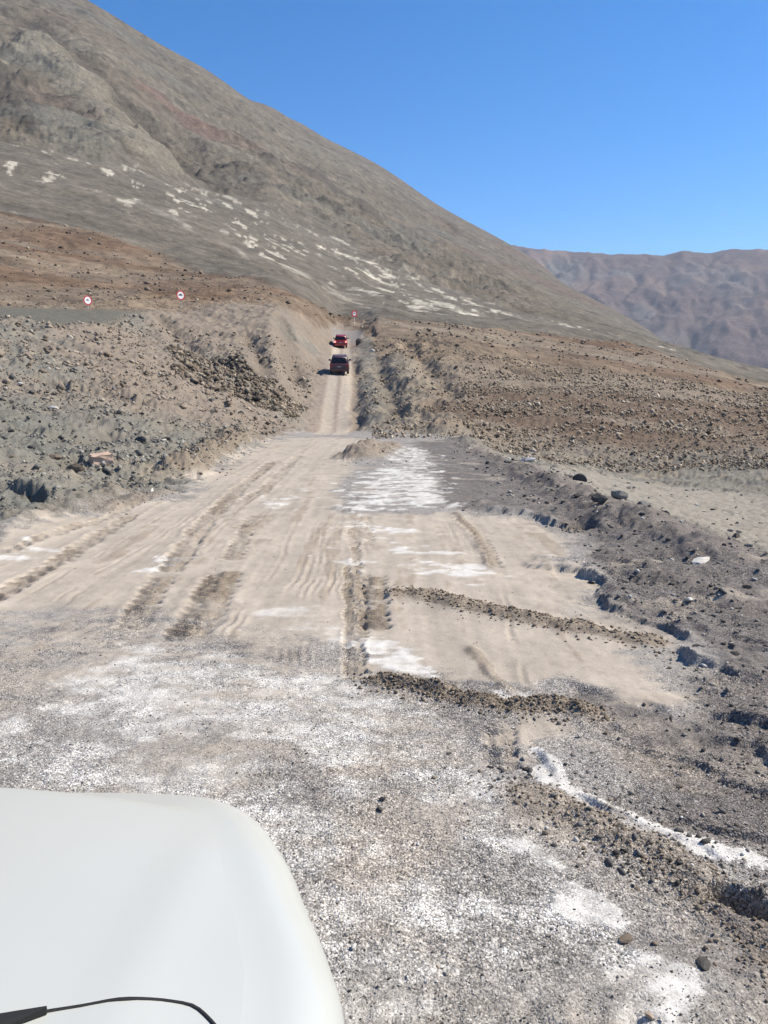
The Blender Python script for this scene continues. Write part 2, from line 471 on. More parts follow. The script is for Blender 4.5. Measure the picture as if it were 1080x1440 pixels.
def surface(X, Y, full=True):
    """height, colour, gravel share and zone of the land at world points"""
    X = np.asarray(X, np.float64)
    Y = np.asarray(Y, np.float64)
    n = X.size
    d = np.hypot(X, Y)
    az = np.arctan2(X, Y)
    z = base_z(X, Y)
    d1, d2, d3 = (np.interp(az, BZ, q) for q in (D1, D2, D3))
    col = np.empty((n, 3), np.float32)
    col[:] = DEBRISC
    grav = np.full(n, .55, np.float32)
    front = (np.abs(az) < 1.25)
    near = np.nonzero((d < 215) & (d < d1 * 1.25) | ~front)[0]
    far = np.nonzero((d >= d1 * .8) & front)[0]
    zone = np.zeros(n, np.int8)

    # ---------- near ground
    x, y, dn = X[near], Y[near], d[near]
    q = fbm(x * .35, y * .35, 4, 11)
    q2 = fbm(x * 2.1, y * 2.1, 4, 12)
    q3 = fbm(x * 9.0, y * 9.0, 3, 13)
    wa = np.clip(dn * .02, .05, .6)
    wx = x + wa * q2 * 1.3 + q3 * .035
    wy = y + wa * 1.3 * fbm(x * 2.0 + 9, y * 2.0, 4, 14) + .04 * fbm(x * 8 + 3, y * 8, 3, 15)
    dz = np.zeros(len(near))
    c = np.empty((len(near), 3), np.float32)
    c[:] = DEBRISC
    g = np.full(len(near), .55)
    # debris slopes on the left: patchy grey, tan and greenish; warmer stones higher up
    azn = az[near]
    left = sstep(.04, -.02, azn + .045)
    mixc(c, C(.265, .225, .172), sstep(.0, .4, q) * .85)
    mixc(c, C(.145, .140, .128), sstep(.1, .5, fbm(x * .9, y * .9, 4, 16)) * .7)
    pinkmask = sstep(26, 40, dn) * left * sstep(-.15, .25, fbm(x * .06, y * .06, 3, 17) + .35 - .5 * sstep(-.28, -.45, azn))
    mixc(c, PINKC, pinkmask * .8)
    mixc(c, C(.150, .148, .128), left * sstep(40, 24, dn) * sstep(-.25, .3, fbm(x * .2 + 3, y * .2, 4, 93)) * .75)
    # rubble bank on the right
    right = sstep(-.02, .05, azn)
    bank = right * sstep(38, 50, dn)
    mixc(c, C(.215, .172, .130), bank * .92)
    strat = fbm((z[near] + .10 * x) * .55, x * .012, 4, 80)
    mixc(c, C(.125, .084, .058), bank * sstep(-.05, .35, strat + .25 * q) * .75)
    mixc(c, C(.275, .235, .175), bank * sstep(.075, .03, azn) * .7)
    # open valley floor behind the berm
    P = FLOOR
    i = boxed(x, y, P, 6)
    s = poly_sd(wx[i], wy[i], P)
    f = np.zeros(len(near))
    f[i] = sstep(-.8, .8, s)
    mixc(c, FLOORC, f * .85)
    g = g * (1 - .5 * f)
    rough = np.ones(len(near)) * (1 - .6 * f)
    # roadway gravel
    i = boxed(x, y, ROADWAY, 6)
    s = poly_sd(wx[i], wy[i], ROADWAY)
    rd = np.zeros(len(near))
    rd[i] = sstep(-.35, .35, s)
    mixc(c, GRAVC, rd)
    g = g * (1 - rd) + rd * 1.0
    rough *= 1 - .93 * rd
    mixc(c, SANDC * .88, rd * sstep(.0, .55, fbm(x * .8 + 4, y * .6, 4, 18)) * .55)
    mixc(c, C(.175, .155, .142), rd * sstep(.1, .6, fbm(x * 1.1 + 4, y * 1.5, 4, 19)) * .5)
    # dark gravel shoulder
    i = boxed(x, y, DARK, 4)
    s = poly_sd(wx[i], wy[i], DARK)
    dk = np.zeros(len(near))
    dk[i] = sstep(-.10, .16, s)
    mixc(c, DARKC, dk * .9)
    mixc(c, C(.20, .185, .172), dk * sstep(.1, .6, fbm(x * 1.7, y * 1.7, 4, 20)) * .6)
    mixc(c, SANDC * .8, dk * sstep(.28, .6, fbm(x * .7 + 2, y * 1.4, 4, 21)) * .75)
    rough = rough * (1 - dk) + dk * .12
    # far road up the opposite bank
    i = boxed(x, y, ROAD_FAR, 5)
    s = poly_sd(wx[i], wy[i], ROAD_FAR)
    fr = np.zeros(len(near))
    fr[i] = sstep(-.5, .4, s)
    mixc(c, C(.262, .212, .172), fr)
    mixc(c, C(.235, .212, .195), fr * sstep(118, 130, dn))
    rough *= 1 - .9 * fr
    g = g * (1 - fr) + .5 * fr
    for P in WHEEL_FAR:
        i = boxed(x, y, P, 3)
        dd, run, sd, L = poly_dist(x[i], y[i], P)
        f = np.zeros(len(near))
        f[i] = sstep(.75, .3, dd + .15 * q2[i])
        mixc(c, C(.42, .36, .29), f * .85)
        dz -= .05 * f
    # sand sheets
    sandm = np.zeros(len(near))
    for P, st in ((SAND, 1.0), (SAND2, .9), (SAND3, .9)):
        i = boxed(x, y, P, 3)
        s = poly_sd(wx[i], wy[i], P)
        edge = .30 * q[i] + .22 * q2[i] + .06 * q3[i] + .22 * fbm(x[i] * 1.6, y[i] * 5, 4, 35)
        soft = sstep(9.5, 6.5, dn[i]) * sstep(.5, -.3, x[i])
        wv = .10 + .40 * soft
        f = sstep(-wv, wv * 1.3, s + edge * (1 + soft) - .08 - wv * .4) * st
        sandm[i] = np.maximum(sandm[i], f)
    i = boxed(x, y, SPILL, 2)
    s = poly_sd(wx[i], wy[i], SPILL)
    spn = fbm(x[i] * 2.2, y[i] * 6, 5, 37) + .5 * q3[i]
    sandm[i] = np.maximum(sandm[i], sstep(-.3, .35, s) * sstep(-.15, .5, spn + .12) * .8)
    for P, st in SILT:
        i = boxed(x, y, P, 2)
        s = poly_sd(wx[i], wy[i], P)
        spn = fbm(x[i] * 1.1, y[i] * 2.5, 5, 34) + .3 * q3[i]
        silt = np.zeros(len(near))
        silt[i] = sstep(-.35, .3, s) * sstep(-.35, .4, spn) * st
        mixc(c, SANDC * .95, silt * (1 - sandm))
        g = g * (1 - .35 * silt)
    hole = sstep(.32, .62, fbm(x * 1.4 + 7, y * .9, 5, 22)) * sstep(10, 5, dn) * .9
    sandm *= 1 - hole * .8
    lane = fbm(x * 3.6 + .25 * q, y * .16, 5, 38)
    sand_t = SANDC[None, :] * (1 + .06 * q2 + .08 * q + .20 * lane)[:, None]
    sand_t = sand_t + (BROWNC * 1.35 - sand_t) * (sstep(.22, .6, lane + .45 * q2) * .65)[:, None]
    c += (sand_t - c) * (sandm * .95)[:, None]
    g = g * (1 - sandm) + .10 * sandm
    # salt crusts: streaky, crisp edged
    st1 = fbm(x * 1.5, y * 2.6, 5, 23)
    st2 = fbm(x * 5, y * 9, 4, 24)
    saltm = np.zeros(len(near))
    crust = np.zeros(len(near))
    for P, st in SALT:
        i = boxed(x, y, P, 2)
        s = poly_sd(wx[i], wy[i], P)
        sc = max(.08, .02 * float(np.hypot(*P.mean(0)))) * (.3 if st > 1.08 else 1)
        cover = sstep(-sc, sc * 1.6, s)
        s = s + sc * (1.6 * st1[i] + .9 * q2[i]) * (.3 if st > 1.08 else 1.0)
        cover = sstep(-sc, sc * 1.6, s)
        v = cover * (st * (.86 if st < 1.08 else 1.1)) + .66 * st1[i] + .38 * st2[i] - .12
        thin = st < .78
        sv = sstep(.02, .85, v) * .80 if thin else sstep(.30, .72, v)
        saltm[i] = np.maximum(saltm[i], sv * sstep(.0, .25, cover))
        if not thin:
            crust[i] = np.maximum(crust[i], sv * cover)
    mixc(c, SALTC, saltm * np.clip(.80 + .35 * q3 + .25 * st2, .35, .95))
    g = g * (1 - .72 * crust)
    dz += .003 * crust
    # ruts
    for P, hw, dep, pit, br in TRACK:
        i = boxed(x, y, P, hw * 2 + .6)
        dd, run, sd, L = poly_dist(x[i] + .05 * q2[i], y[i], P)
        e = sstep(hw * 1.15, hw * .75, dd) * sstep(0, .25, run) * sstep(0, .25, L - run)
        lug = np.sin(2 * np.pi * (run + .35 * np.abs(sd)) / pit + 1.6 * q2[i])
        patch = .65 + .6 * sstep(-.3, .3, fbm(x[i] * 1.3, y[i] * .7, 3, 25))
        dz[i] += e * (dep * .6 + .030 * lug * patch + .014 * q3[i])
        dz[i] += .012 * np.exp(-((dd - hw * 1.35) / (hw * .35)) ** 2) * sstep(-.4, .3, q2[i]) * sstep(0, .25, run) * sstep(0, .25, L - run)
        f = np.zeros(len(near))
        f[i] = e * br * patch * (.7 + .3 * lug) * sstep(-.55, .25, q2[i] + .6 * q3[i] + .2)
        mixc(c, BROWNC * 1.05, f * .85)
        g += f * .25
    for P in GROOVE:
        i = boxed(x, y, P, .5)
        dd, run, sd, L = poly_dist(x[i] + .03 * q2[i] + .05 * q[i], y[i], P)
        e = sstep(0, .5, run) * sstep(0, .5, L - run) * sstep(-.35, .35, fbm(x[i] * 2.5, y[i] * 1.2, 3, 36) + .1)
        dz[i] += e * (-.009 * np.exp(-(dd / .018) ** 2) + .006 * np.exp(-((dd - .04) / .02) ** 2))
        f = np.zeros(len(near))
        f[i] = e * np.exp(-(dd / .02) ** 2)
        mixc(c, SANDC * .72, f * .35)
    for P, hw, hz, br in RIDGE:
        i = boxed(x, y, P, hw * 3 + .5)
        dd, run, sd, L = poly_dist(x[i] + hw * .5 * q2[i], y[i] + hw * .35 * q[i], P)
        e = np.exp(-(dd / hw) ** 2 * 1.3) * sstep(-.1, hw * 2, run) * sstep(-.1, hw * 2, L - run)
        sc = .55 / max(hw, .08)
        lump = fbm(x[i] * sc, y[i] * sc, 4, 26)
        dz[i] += hz * e * (.75 + .75 * lump)
        f = np.zeros(len(near))
        f[i] = sstep(.18, .5, e + .25 * lump) * br
        mixc(c, BROWNC * (1.0 if hw < .4 else 1.15), f)
        g = np.maximum(g, f * .75)
    for P, dep, fade in STEP:
        i = boxed(x, y, P, fade * 2.2)
        ww = .16 if fade > .5 else .06
        dd, run, sd, L = poly_dist(x[i] + ww * q2[i] + .012 * q3[i], y[i] + ww * q[i] + .010 * q3[i], P)
        near_e = np.exp(-(dd / fade) ** 2)
        ends = sstep(0, .3, run) * sstep(0, .3, L - run)
        up = sstep(-.02, .02, sd)
        dz[i] += 1.0 * dep * ends * near_e * (up - .35) * (.3 + .9 * sstep(-.35, .4, fbm(x[i] * 1.6, y[i] * 1.6, 4, 27)))
    for P, r, dep in HOLE:
        i = boxed(x, y, np.array([P]), r * 2)
        dd = np.hypot(x[i] - P[0], (y[i] - P[1]) * 1.3) + r * .35 * q2[i]
        dz[i] += dep * sstep(r, r * .6, dd)
    # relief of the loose ground
    gentle = .6 * np.clip(dn / 60, .15, 2.2)
    dz += rough * (gentle * .55 * fbm(x * .10, y * .10, 3, 28) * sstep(8, 40, dn) * (1 - fr)
                   + .30 * fbm(x * .33, y * .33, 4, 29) * sstep(8, 20, dn)
                   + .11 * q2 * sstep(6, 16, dn) + .16 * left * (ridged(x * .9, y * .9, 4, 83) - .6) * sstep(8, 16, dn) + .05 * q3)
    dz += .009 * lane * sandm
    dz += (.012 * q2 + .006 * q3) * (1 - .75 * sandm) + .010 * q * rd
    # loose stony ground stands up in small lumps
    lum = np.clip(g, 0, 1) * (1 - sandm) * (1 - .6 * saltm)
    dz += lum * .012 * np.abs(fbm(x * 23, y * 23, 2, 30)) * sstep(30, 10, dn)
    ter = fbm(x * .55 + .3 * y, y * 1.0, 4, 94) * 3.2
    fl = np.floor(ter)
    dz += dk * sstep(.02, .25, azn) * .034 * (fl + sstep(.90, 1.0, ter - fl))
    dz += dk * .010 * np.abs(fbm(x * 6, y * 6, 3, 31))
    dz += left * (1 - rd) * (1 - fr) * sstep(28, 42, dn) * (.5 * (ridged(x * .16, y * .16, 4, 87) - .62) + .28 * (ridged(x * .5, y * .5, 3, 88) - .6))
    dz += sstep(.12, .06, azn) * right * (1 - fr) * sstep(48, 58, dn) * (1.0 * (ridged(x * .2, y * .2, 4, 89) - .62) + .3 * (ridged(x * .6, y * .6, 3, 90) - .6))
    for P, hw, dep in GULLY:
        i = boxed(x, y, P, hw * 3)
        dd, run, sd, L = poly_dist(x[i] + .5 * q[i], y[i] + .5 * q2[i], P)
        e = np.exp(-(dd / hw) ** 2) * sstep(-.1, hw * 2, run) * sstep(-.1, hw * 2, L - run)
        dz[i] += dep * e
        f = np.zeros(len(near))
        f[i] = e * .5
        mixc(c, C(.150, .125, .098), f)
    # smooth graded strip of the upper road
    i = boxed(x, y, STRIP, 4)
    s = poly_sd(wx[i], wy[i], STRIP)
    f = np.zeros(len(near))
    f[i] = sstep(-1.0, .8, s)
    mixc(c, C(.118, .113, .092), f * .95)
    dz *= 1 - .8 * f
    z[near] += dz
    col[near] = c * (1 + .05 * q3 + .05 * q2)[:, None]
    g = g * (1 - rd * .55 * sstep(-.1, .45, fbm(x * .9 + 11, y * .7, 4, 92)))
    grav[near] = g
    zone[near] = np.where((rd + fr + dk) > .5, 1, 0)

    # ---------- hills, fan and mountain
    if len(far):
        x, y, dn = X[far], Y[far], d[far]
        e1, e2, e3 = d1[far], d2[far], d3[far]
        azn = az[far]
        s_ = .82 * x + .57 * y
        t_ = -.57 * x + .82 * y
        n1 = fbm(x * .02, y * .02, 4, 40)
        n2 = fbm(s_ * .004, t_ * .018, 5, 41)
        n3 = fbm(s_ * .02, t_ * .05, 4, 42)
        n4 = fbm(x * .11, y * .11, 4, 43)
        wob = 1 + .05 * n1 + .03 * n4
        hill = sstep(.94, 1.03, dn / e1 * wob)
        fan = sstep(.96, 1.05, dn / e2 * (1 + .03 * n1))
        mt = sstep(.93, 1.07, dn / e3 * (1 + .05 * n2))
        c = np.empty((len(far), 3), np.float32)
        c[:] = TERRC
        nearb = np.clip((dn - e1) / (e2 - e1), 0, 1)
        hz0 = z[far] + .16 * x
        strat = fbm(hz0 * .16, (x - .3 * y) * .006, 5, 81) + .3 * n1
        mixc(c, RUSTC, sstep(-.35, .15, strat) * .95)
        mixc(c, C(.098, .064, .044), sstep(.12, .5, strat + .15 * n4) * .8)
        mixc(c, C(.24, .20, .15), sstep(.25, .5, fbm(hz0 * .3, x * .008, 4, 82)) * .7)
        mixc(c, C(.215, .175, .132), sstep(.15, .6, fbm(x * .05 + 5, y * .05, 4, 44)) * .6)
        # grey fan with pale spots
        cf = np.empty_like(c)
        cf[:] = FANC
        cf *= (1 + .20 * n2 + .14 * n3 + .10 * fbm(x * .05 + y * .02, y * .02, 4, 86))[:, None]
        mixc(cf, C(.172, .156, .130), sstep(.1, .5, fbm(s_ * .003, t_ * .012, 4, 45)) * .6)
        pos = (np.log(dn) - np.log(e2)) / (np.log(e3) - np.log(e2))
        env = sstep(.40, .62, pos) * sstep(1.08, .88, pos)
        env2 = sstep(.25, .5, pos) * sstep(1.1, .85, pos) * np.exp(-((azn - .02) / .075) ** 2)
        spots = fbm(x * .09 + y * .03, y * .032, 4, 46, .55) + .55 * fbm(x * .03, y * .012, 2, 47)
        sp = sstep(.35, .47, spots) * env + sstep(.14, .28, spots) * env2
        mixc(cf, C(.47, .43, .35), sp * .92)
        pathm = np.exp(-((pos - .52 - .10 * np.sin(azn * 14) - .03 * n1) / .012) ** 2) * sstep(-.45, -.3, azn) * sstep(-.02, -.08, azn)
        mixc(cf, C(.31, .28, .235), pathm * .7)
        cf *= .95
        c += (cf - c) * fan[:, None]
        # mountain: pale scree spurs, rusty bands, dark outcrops
        cm = np.empty_like(c)
        cm[:] = MOUNTC
        g1 = fbm(s_ * .0016, t_ * .006, 4, 48)
        mixc(cm, C(.165, .145, .112), sstep(-.02, .4, g1) * .85)
        mixc(cm, C(.150, .108, .084), sstep(.08, .5, fbm(s_ * .0018 + 3, t_ * .004, 4, 49)) * .75)
        mixc(cm, C(.128, .126, .108), sstep(.15, .5, fbm(s_ * .004, t_ * .010, 4, 50)) * .6)
        rockm = sstep(.18, .5, fbm(s_ * .010, t_ * .022, 5, 51, .65))
        mixc(cm, C(.075, .066, .055), rockm * .6)
        fine = fbm(s_ * .035, t_ * .085, 4, 84, .6)
        spk = sstep(.12, .5, fbm(x * .05, y * .035, 4, 85, .65))
        cm *= (1 + .22 * n3 + .16 * n4 + .30 * fine)[:, None]
        dash = fbm(s_ * .05, t_ * .13, 3, 95, .6)
        clus = sstep(-.25, .3, fbm(s_ * .006, t_ * .012, 3, 96))
        cm *= (1 - .5 * sstep(.22, .5, dash) * clus + .35 * sstep(.25, .55, -dash) * clus)[:, None]
        cm *= (1 - .35 * spk * sstep(-.1, .3, n2 + .2))[:, None]
        cm *= .95
        c += (cm - c) * mt[:, None]
        # relief
        zz = hill * (1 - fan) * (1.3 * n1 + .45 * n4 + .5 * n3) * np.clip(dn / 150, .5, 1.6) * sstep(1.0, 1.15, dn / e1)
        zz += fan * (1 - mt) * (2.2 * n1 + 3.0 * n2 + .5 * n4)
        spur = ridged(s_ * .0011, t_ * .0052, 4, 52) - .62
        rgh = sstep(-.25, .5, fbm(s_ * .002, t_ * .005, 3, 53))
        crest = sstep(1500, 950, dn)
        d4 = np.interp(azn, BZ, D4)
        mtk = mt * (.12 + .88 * sstep(.98, .72, dn / d4)) * (.15 + .85 * sstep(.26, .05, azn))
        zz += mtk * ((18 + 36 * crest) * spur * sstep(1.0, 1.5, dn / e3) + (5 + 11 * crest) * (ridged(s_ * .005, t_ * .016, 4, 54) - .6) + rockm * (2 + 4 * crest)
                    + (1.5 + (2 + 6 * rgh) * (.35 + .65 * crest)) * fbm(x * .028, y * .028, 5, 55, .62))
        for P, hw, hz, cc_, st in FARLINE:
            hz = hz * .6
            i = boxed(x, y, P, hw * 3.5)
            ddl, run, sd, L = poly_dist(x[i] + 26 * n2[i] + 9 * n1[i], y[i] + 26 * n3[i], P)
            e = np.exp(-(ddl / hw) ** 2) * sstep(-1, hw, run) * sstep(-1, hw, L - run)
            zz[i] += mtk[i] * hz * e
            f = np.zeros(len(far))
            f[i] = sstep(.25, .7, e + .3 * n3[i]) * st * mt[i]
            mixc(c, cc_, f)
        col_far = c
        bl = hill.copy()
        bl[dn > e1 * 1.25] = 1
        z[far] += zz * bl
        blc = bl[:, None].astype(np.float32)
        col[far] = col[far] * (1 - blc) + col_far * blc
        grav[far] = grav[far] * (1 - bl) + .3 * bl
        zone[far] = np.where(mt > .5, 3, np.where(hill > .5, 2, zone[far]))
    return z, col, grav, zone


# ------------------------------------------------------------------ materials
def new_mat(name):
    mt = bpy.data.materials.new(name)
    mt.use_nodes = True
    nt = mt.node_tree
    b = nt.nodes["Principled BSDF"]
    return mt, nt, b


def simple(name, rgb, rough=.6, metal=0.0, coat=0.0, emit=None, es=0.0, var=.12, scale=30.0, spec=.5):
    mt, nt, b = new_mat(name)
    nz = nt.nodes.new("ShaderNodeTexNoise")
    nz.inputs["Scale"].default_value = scale
    nz.inputs["Detail"].default_value = 4
    tc = nt.nodes.new("ShaderNodeTexCoord")
    nt.links.new(tc.outputs["Object"], nz.inputs["Vector"])
    mr = nt.nodes.new("ShaderNodeMapRange")
    mr.inputs["To Min"].default_value = 1 - var
    mr.inputs["To Max"].default_value = 1 + var
    nt.links.new(nz.outputs["Fac"], mr.inputs["Value"])
    mx = nt.nodes.new("ShaderNodeVectorMath")
    mx.operation = 'SCALE'
    mx.inputs[0].default_value = rgb
    nt.links.new(mr.outputs[0], mx.inputs["Scale"])
    nt.links.new(mx.outputs[0], b.inputs["Base Color"])
    b.inputs["Roughness"].default_value = rough
    b.inputs["Metallic"].default_value = metal
    b.inputs["Coat Weight"].default_value = coat
    b.inputs["Coat Roughness"].default_value = .06
    b.inputs["Specular IOR Level"].default_value = spec
    if emit:
        b.inputs["Emission Color"].default_value = (*emit, 1)
        b.inputs["Emission Strength"].default_value = es
    return mt


def land_mat(name, near):
    mt, nt, b = new_mat(name)
    N, L = nt.nodes, nt.links
    at = N.new("ShaderNodeAttribute")
    at.attribute_name = "col"
    ag = N.new("ShaderNodeAttribute")
    ag.attribute_name = "grav"
    geo = N.new("ShaderNodeNewGeometry")

    def noise(scale, detail=4, rough=.55):
        q = N.new("ShaderNodeTexNoise")
        q.inputs["Scale"].default_value = scale
        q.inputs["Detail"].default_value = detail
        q.inputs["Roughness"].default_value = rough
        L.new(geo.outputs["Position"], q.inputs["Vector"])
        return q.outputs["Fac"]

    def rng(v, a, b_, lo=0.0, hi=1.0):
        q = N.new("ShaderNodeMapRange")
        q.inputs["From Min"].default_value = lo
        q.inputs["From Max"].default_value = hi
        q.inputs["To Min"].default_value = a
        q.inputs["To Max"].default_value = b_
        L.new(v, q.inputs["Value"])
        return q.outputs[0]

    def math_(op, a, c_):
        q = N.new("ShaderNodeMath")
        q.operation = op
        for k_, v in enumerate((a, c_)):
            if isinstance(v, (int, float)):
                q.inputs[k_].default_value = v
            else:
                L.new(v, q.inputs[k_])
        return q.outputs[0]

    def scalec(c_, f):
        q = N.new("ShaderNodeVectorMath")
        q.operation = 'SCALE'
        L.new(c_, q.inputs[0])
        L.new(f, q.inputs["Scale"])
        return q.outputs[0]
    bmp = N.new("ShaderNodeBump")
    if near:
        def cells(scale):
            q = N.new("ShaderNodeTexVoronoi")
            q.inputs["Scale"].default_value = scale
            q.inputs["Randomness"].default_value = 1
            L.new(geo.outputs["Position"], q.inputs["Vector"])
            sep = N.new("ShaderNodeSeparateColor")
            L.new(q.outputs["Color"], sep.inputs[0])
            return q.outputs["Distance"], sep.outputs[0]
        da, ca = cells(150)
        db, cb = cells(80)
        # every pebble its own tone; gaps between pebbles fill with dust
        ta = rng(ca, .32, 1.75)
        tb = rng(cb, .58, 1.46)
        tone = math_('MULTIPLY', ta, tb)
        dev = math_('MULTIPLY', math_('SUBTRACT', tone, 1.0), ag.outputs["Fac"])
        tone = math_('ADD', dev, 1.0)
        tone = math_('MULTIPLY', tone, rng(noise(2.3, 6, .6), .86, 1.14, .25, .75))
        tone = math_('MULTIPLY', tone, rng(noise(130, 3, .6), .86, 1.14, .25, .75))
        L.new(scalec(at.outputs["Color"], tone), b.inputs["Base Color"])
        hgt = math_('SUBTRACT', rng(noise(24, 5, .62), 0, .5), math_('MULTIPLY', math_('ADD', math_('MULTIPLY', da, .5), db), math_('MULTIPLY', ag.outputs["Fac"], .8)))
        L.new(hgt, bmp.inputs["Height"])
        bmp.inputs["Strength"].default_value = .75
        bmp.inputs["Distance"].default_value = .014
    else:
        tone = rng(noise(.35, 6, .7), .62, 1.38, .25, .75)
        tone = math_('MULTIPLY', tone, rng(noise(.06, 6, .68), .68, 1.32, .25, .75))
        tone = math_('MULTIPLY', tone, rng(noise(.15, 5, .7), .66, 1.34, .25, .75))
        L.new(scalec(at.outputs["Color"], tone), b.inputs["Base Color"])
        L.new(math_('ADD', noise(.25, 6, .7), math_('MULTIPLY', noise(.05, 4), 3.0)), bmp.inputs["Height"])
        bmp.inputs["Strength"].default_value = .9
        bmp.inputs["Distance"].default_value = 1.3
    L.new(bmp.outputs[0], b.inputs["Normal"])
    b.inputs["Roughness"].default_value = .95
    b.inputs["Specular IOR Level"].default_value = .15
    return mt


M_NEAR = land_mat("dirt_and_gravel", True)
M_FAR = land_mat("mountain_scree", False)


# ------------------------------------------------------------------ land mesh
def grid_mesh(name, verts, faces, normals, col, grav, mat):
    used, inv = np.unique(faces, return_inverse=True)
    fv = inv.reshape(faces.shape)
    me = bpy.data.meshes.new(name)
    nv, nf = len(used), len(fv)
    me.vertices.add(nv)
    me.vertices.foreach_set("co", verts[used].astype(np.float32).ravel())
    me.loops.add(nf * 4)
    me.loops.foreach_set("vertex_index", fv.astype(np.int32).ravel())
    me.polygons.add(nf)
    me.polygons.foreach_set("loop_start", np.arange(0, nf * 4, 4, dtype=np.int32))
    me.polygons.foreach_set("use_smooth", np.ones(nf, bool))
    me.update(calc_edges=True)
    a = me.attributes.new("col", 'FLOAT_COLOR', 'POINT')
    rgba = np.ones((nv, 4), np.float32)
    rgba[:, :3] = np.clip(col[used], .01, .9)
    a.data.foreach_set("color", rgba.ravel())
    a = me.attributes.new("grav", 'FLOAT', 'POINT')
    a.data.foreach_set("value", np.clip(grav[used], 0, 1).astype(np.float32))
    me.normals_split_custom_set_from_vertices(normals[used].astype(np.float32))
    me.materials.append(mat)
    ob = bpy.data.objects.new(name, me)
    COL.objects.link(ob)
    return ob


APEX = -5.0


def seg(a, b, n, geom=False):
    return (np.exp(np.linspace(math.log(a), math.log(b), n, endpoint=False)) if geom else np.linspace(a, b, n, endpoint=False))


def inv_rows(a, b, n):            # even steps of 1/d : even spacing as seen along flat ground
    return 1 / np.linspace(1 / a, 1 / b, n, endpoint=False)


dist = np.concatenate([seg(.6, 1.2, 4) - 5.2 + 0, seg(-4, 1.6, 14), seg(1.6, 2.4, 20), inv_rows(2.4, 6, 250), inv_rows(6, 15, 170), inv_rows(15, 40, 100),
                       seg(40, 60, 48), seg(60, 130, 150), seg(130, 300, 74, True), seg(300, 1000, 84, True), seg(1000, 2500, 120, True),
                       seg(2500, 9000, 8, True), [9000.]])
rr = np.sort(dist) - APEX
rr = rr[rr > .3]
fine = np.tan(np.linspace(math.atan(-math.tan(math.radians(30))), math.radians(30), 640))
th = np.concatenate([np.radians(np.linspace(-180, -75, 14, endpoint=False)), np.radians(np.linspace(-75, -30, 60, endpoint=False)), np.arctan(np.linspace(-math.tan(math.radians(30)), math.tan(math.radians(30)), 640)),
                     np.radians(np.linspace(30, 75, 61)[1:]), np.radians(np.linspace(75, 180, 15)[1:-1])])
R_, T_ = np.meshgrid(rr, th, indexing='ij')
GX = (R_ * np.sin(T_)).ravel()
GY = (R_ * np.cos(T_) + APEX).ravel()
GZ, GC, GG, GZONE = surface(GX, GY)
nr, ntheta = R_.shape
V3 = np.stack([GX, GY, GZ], 1)
V = V3.reshape(nr, ntheta, 3)
du = np.empty_like(V)
du[1:-1] = V[2:] - V[:-2]
du[0] = V[1] - V[0]
du[-1] = V[-1] - V[-2]
dv = np.roll(V, -1, 1) - np.roll(V, 1, 1)
NRM = np.cross(dv, du)
NRM /= np.linalg.norm(NRM, axis=2, keepdims=True) + 1e-12
NRM *= np.sign(NRM[..., 2:3] + 1e-9)
NRM = NRM.reshape(-1, 3)
idx = np.arange(nr * ntheta).reshape(nr, ntheta)
a0, a1 = idx[:-1], idx[1:]
FACES = np.stack([a0, np.roll(a0, -1, 1), np.roll(a1, -1, 1), a1], -1).reshape(-1, 4)
fz = GZONE[FACES[:, 3]]
for zi, nm, mat in ((0, "ground", M_NEAR), (1, "dirt_road", M_NEAR), (2, "hillside", M_FAR), (3, "mountain", M_FAR)):
    ob = grid_mesh(nm, V3, FACES[fz == zi], NRM, GC, GG, mat)
    ob["kind"] = "structure"

# far range across the valley
naz, nt_ = 300, 120
azs = np.linspace(math.radians(2), math.radians(52), naz)
sky_az = [bearing(p) for p in (540, 640, 705, 740, 800, 850, 910, 935, 970, 1000, 1040, 1080, 1200, 1500, 2200)]
sky_row = [352, 348, 344, 349, 354, 357, 358, 352, 355, 350, 350, 347, 340, 330, 350]
tt = np.linspace(0, 1.25, nt_)
AZ2, TT = np.meshgrid(azs, tt, indexing='ij')
rid = np.interp(AZ2, sky_az, sky_row)
vv = (720 - rid) / FPX
ca = np.cos(AZ2)
tel = (vv * CP * ca - SP * ca) / (CP + vv * SP)
dd = 4300 + 1500 * TT
zr = EYE + tel * 5800
prof = np.where(TT <= 1, -120 + (zr + 120) * (TT ** .85), zr - (TT - 1) * 900)
px_, py_ = dd * np.sin(AZ2), dd * np.cos(AZ2)
gul = ridged(AZ2 * 13 - TT * 1.3 + .55 * fbm(AZ2 * 7, TT * 3, 4, 60), TT * 1.7 + AZ2 * 2, 5, 61, .55) - .6
zf = prof + np.where(TT <= 1, 1, .3) * (90 * gul * np.sin(np.clip(TT, 0, 1) * np.pi) ** .8 + 40 * (ridged(AZ2 * 45 - TT * 3 + fbm(AZ2 * 9, TT * 4, 3, 97), TT * 5, 4, 62) - .6) * (1 - .6 * (np.abs(TT - 1) < .04)))
pv = np.stack([px_, py_, zf], -1)
du = np.gradient(pv, axis=0)
dv2 = np.gradient(pv, axis=1)
nn = np.cross(du, dv2)
nn /= np.linalg.norm(nn, axis=2, keepdims=True)
nn *= np.sign(nn[..., 2:3])
cc = np.empty((naz * nt_, 3), np.float32)
cc[:] = C(.132, .098, .092)
mixc(cc, C(.15, .145, .135), sstep(0, .5, fbm(AZ2 * 9, TT * 3, 4, 63)).ravel())
mixc(cc, C(.24, .17, .135), sstep(.1, .5, fbm(AZ2 * 20, TT * 4, 4, 64)).ravel() * .7)
ii = np.arange(naz * nt_).reshape(naz, nt_)
ff = np.stack([ii[:-1, :-1], ii[1:, :-1], ii[1:, 1:], ii[:-1, 1:]], -1).reshape(-1, 4)
